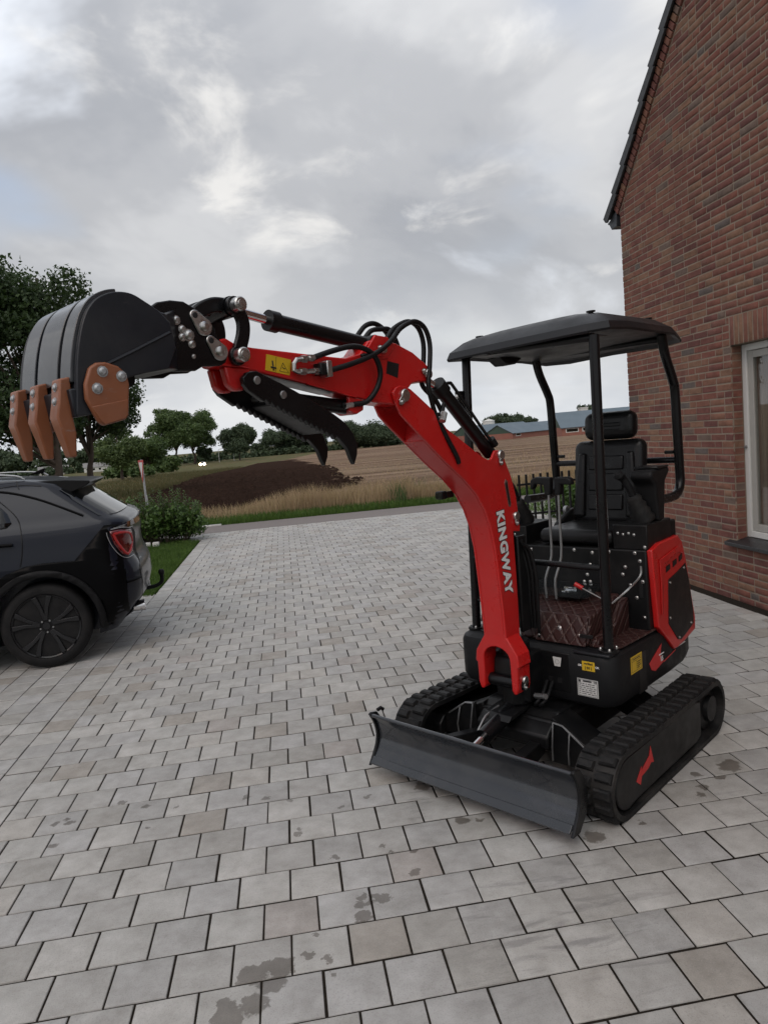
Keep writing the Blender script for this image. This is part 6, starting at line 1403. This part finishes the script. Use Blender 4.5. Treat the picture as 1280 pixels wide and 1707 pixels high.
for near in (True, False):
    clad = [(.13, .40), (.17, .31), (.33, .285), (.425, .29)] + arch_r + [(1.45, .30), (3.10, .30), (3.10, .52), (1.9, .55), (1.50, .60), (1.30, .745), (1.10, .845), (.95, .893), (.80, .905), (.66, .900), (.565, .893), (.30, 1.165), (.20, 1.160), (.10, 1.13), (.075, 1.06), (.085, .90), (.06, .80), (.05, .62), (.07, .48)]
    patch(clad, 'lower_cladding', 'car_gloss_black', .008, car, 22, near)
    fl_o = [(.85 - .482 * cos(a), .365 + .482 * sin(a)) for a in [radians(-12 + 204 * i / 26) for i in range(27)]]
    patch(fl_o + arch_r[::-1], 'arch_flare', 'car_cladding', .016, car, 16, near, .026)
    patch([(1.06, 1.225), (1.02, 1.26), (1.05, 1.34), (1.13, 1.43), (1.26, 1.510), (1.6, 1.535), (2.05, 1.535), (2.05, 1.20), (1.5, 1.205)], 'rear_door_window', 'car_glass', .004, car, 10, near)
    patch([(2.11, 1.20), (2.11, 1.535), (2.35, 1.53), (2.62, 1.44), (2.85, 1.32), (3.0, 1.22)], 'front_door_window', 'car_glass', .004, car, 10, near)
    line([(1.20, 1.52), (1.08, 1.42), (.985, 1.31), (.955, 1.22), (.950, 1.08), (.965, .97), (.985, .895)], 'door_seam', 'grille_black', .0045, .002, car, near)
    line([(2.08, 1.53), (2.08, 1.2), (2.09, .6)], 'door_seam', 'grille_black', .0045, .002, car, near)
    line([(1.28, 1.545), (1.05, 1.515), (.82, 1.44), (.60, 1.335), (.46, 1.262)], 'pillar_trim', 'car_gloss_black', .010, .002, car, near, n=8)
    line([(2.2, 1.55), (1.6, 1.555), (1.28, 1.545), (.98, 1.565), (.78, 1.545)], 'roof_seam', 'grille_black', .004, .002, car, near)
    line([(.98, 1.600), (.965, 1.555), (.955, 1.535)], 'spoiler_seam', 'grille_black', .004, .003, car, near)
    # tail lamp wrapping the corner
    tl = patch([(.262, 1.108), (.19, 1.112), (.105, 1.095), (.088, 1.06), (.100, .905), (.135, .868), (.185, .90), (.235, .99)], 'tail_lamp', 'tail_lens', .008, car, 8, near)
    ring_ = [(.232, 1.080), (.155, 1.082), (.105, 1.055), (.108, .95), (.138, .888), (.178, .94), (.215, 1.02)]
    line(ring_ + [ring_[0]], 'lamp_ring', 'tail_lit', .011, .012, tl, near, 4, 8)
    line([(.285, 1.10), (.278, 1.05), (.25, .97), (.20, .89), (.15, .856), (.10, .862)], 'chrome_line', 'galvanised', .0035, .008, tl, near)
    line([(.25, 1.122), (.17, 1.126), (.11, 1.112), (.085, 1.11)], 'chrome_line', 'galvanised', .0035, .008, tl, near)
    patch([(.235, 1.130), (.13, 1.150), (.075, 1.168), (.068, 1.128), (.11, 1.118)], 'upper_lamp', 'steel_grey', .007, car, 6, near)
    line([(1.02, 1.085), (1.12, 1.088), (1.22, 1.082)], 'door_handle', 'car_gloss_black', .014, .024, car, near, 4, 8)
    line([(.06, .66), (.10, .655), (.17, .65)], 'bumper_crease', 'car_gloss_black', .012, .004, car, near)
    yy = CO.y + (-1 if near else 1) * .615
    MB().tube([cloc(.92, yy, 1.612), cloc(1.0, yy, 1.650), cloc(1.3, yy, 1.675), cloc(2.2, yy, 1.68), cloc(2.6, yy, 1.60)], .008, 8, sub=4).build('roof_rail', 'galvanised', car, smooth=60)
# rear window, spoiler, plate recess, bumper parts
def rear_band(z0, z1, nz, wmax, off, name, mat):
    m = MB(); rows = []
    for i in range(nz + 1):
        z = z0 + (z1 - z0) * i / nz; h = [p for p in outline(z)][:14]; h = [(u - off, w) for u, w in h if w <= wmax * interp(z, HWT)]
        n_ = 10; ws = [p[1] for p in h]; us = [p[0] for p in h]; row = []
        for k in range(-n_, n_ + 1):
            w = wmax * interp(z, HWT) * .995 * k / n_; row.append(cloc(float(np.interp(abs(w), ws, us)), CO.y + w, z + off * .6))
        rows.append(row)
    c = len(rows[0]); m.add([p for r_ in rows for p in r_], [(i * c + k, i * c + k + 1, (i + 1) * c + k + 1, (i + 1) * c + k) for i in range(nz) for k in range(c - 1)])
    return m.build(name, mat, car, smooth=60)
rear_band(1.245, 1.50, 8, .985, .006, 'rear_window', 'car_glass')
rear_band(.84, 1.00, 4, .55, -.012, 'plate_recess', 'car_cladding'); rear_band(1.115, 1.165, 2, .90, .005, 'lamp_bar', 'tail_lens')
rear_band(.30, .44, 4, .80, .006, 'diffuser', 'car_cladding')
sp_ = [(.96, 1.622), (.60, 1.604), (.40, 1.582), (.390, 1.566), (.43, 1.540), (.56, 1.490), (.66, 1.52), (.96, 1.56)]
m = MB(); 
for sgn, ww in ((0, .66),):
    poly = [(XR - u - CO.x, z) for u, z in sp_]; m.prism(poly, -.645, .645)
m.v = [(a, b * (1.0 if c > 1.54 else 1.05), c - .03 * (abs(b) / .645) ** 2) for a, b, c in m.v]
m.build('spoiler', 'car_gloss_black', car, .008, 3, 40)
MB().tube([cloc(.10, CO.y, .42), cloc(-.02, CO.y, .43), cloc(-.085, CO.y, .47), cloc(-.09, CO.y, .54)], .019, 10, sub=5).lathe(cloc(-.09, CO.y, .53), (0, 0, 1), [(0, .02), (.01, .025), (.03, .031), (.055, .026), (.062, .014)], 14).build('tow_bar', 'car_cladding', car, smooth=50)
for sgn in (-1, 1): MB().lathe(cloc(.16, CO.y + sgn * .62, .375), (1, 0, .05), [(0, .045), (.10, .052), (.101, .046), (.02, .042)], 16).build('exhaust_tip', 'chrome', car, smooth=50)
MB().box(cloc(.9, CO.y - .70, .20), cloc(3.7, CO.y + .70, .30)).build('underbody', 'car_cladding', car, smooth=0)
for sgn in (-1, 1):
    MB().prism([(XR - u - CO.x, z) for u, z in ((2.72, 1.16), (2.60, 1.20), (2.58, 1.30), (2.74, 1.29), (2.80, 1.22))], sgn * .93, sgn * 1.08).build('door_mirror', 'car_paint', car, .02, 3)
    MB().lathe(cloc(4.40, CO.y + sgn * .62, .80), (-1, 0, .1), [(0, .12), (.10, .10), (.13, .03)], 16).build('headlamp', 'chrome', car, smooth=50)
# aero cap over the roof antenna
MB().prism([(XR - u - CO.x, z) for u, z in ((1.00, 1.635), (.86, 1.645), (.84, 1.690), (.86, 1.690))], -.03, .03).build('antenna_fin', 'car_gloss_black', car, .006)
# wheels
def wheel(u, w):
    s_ = 1 if w > 0 else -1; c = Vector(cloc(u, CO.y + w - s_ * .01, .365)); ax = Vector((0, s_, 0))
    wh = bpy.data.objects.new('wheel', None); COL.objects.link(wh); wh.parent = car
    MB().lathe(c, ax, [(-.23, .27), (-.228, .335), (-.205, .358), (-.17, .365), (-.06, .365), (-.025, .358), (-.004, .335), (.002, .30), (-.004, .278), (-.02, .272)], 48).build('tyre', 'tyre', wh, smooth=50)
    MB().lathe(c, ax, [(-.20, .20), (-.20, .268), (-.02, .276), (-.004, .272), (-.010, .262), (-.03, .256), (-.10, .250), (-.205, .245)], 40).build('rim', 'wheel_black', wh, smooth=40)
    MB().lathe(c, ax, [(-.11, .165), (-.095, .165), (-.094, .07)], 32).build('brake_disc', 'lamp_paint', wh, smooth=40)
    MB().lathe(c, ax, [(-.09, .085), (-.035, .075), (-.022, .060), (-.020, .034), (-.014, .030)], 24).build('hub', 'wheel_black', wh, smooth=40)
    b1 = Vector((1, 0, 0)); b2 = ax.cross(b1)
    for k in range(5):
        a = 2 * pi * k / 5 + .35
        for da, wd in ((-.20, .0155), (.20, .0155)):
            a0, a1 = a + da * .35, a + da * 1.15
            d0 = b1 * cos(a0) + b2 * sin(a0); d1 = b1 * cos(a1) + b2 * sin(a1); n0 = ax.cross(d0).normalized(); n1 = ax.cross(d1).normalized()
            R = []
            for (rad, dd, nn_, h0, h1, wk) in ((.050, d0, n0, -.060, -.012, .017), (.16, (d0 + d1).normalized(), n0, -.050, -.004, .018), (.264, d1, n1, -.040, .002, .026)):
                q = c + dd * rad; R.append([q + nn_ * wk + ax * h0, q - nn_ * wk + ax * h0, q - nn_ * wk * .8 + ax * h1, q + nn_ * wk * .8 + ax * h1])
            MB().loft(R).build('spoke', 'wheel_black', wh, .003, 2, 35)
        d = b1 * cos(a + .63) + b2 * sin(a + .63); MB().cyl(c + d * .052 - ax * .03, c + d * .052 - ax * .012, .008, .008, 8).build('wheel_nut', 'steel_grey', wh)
for (u, w) in WH: wheel(u, w)
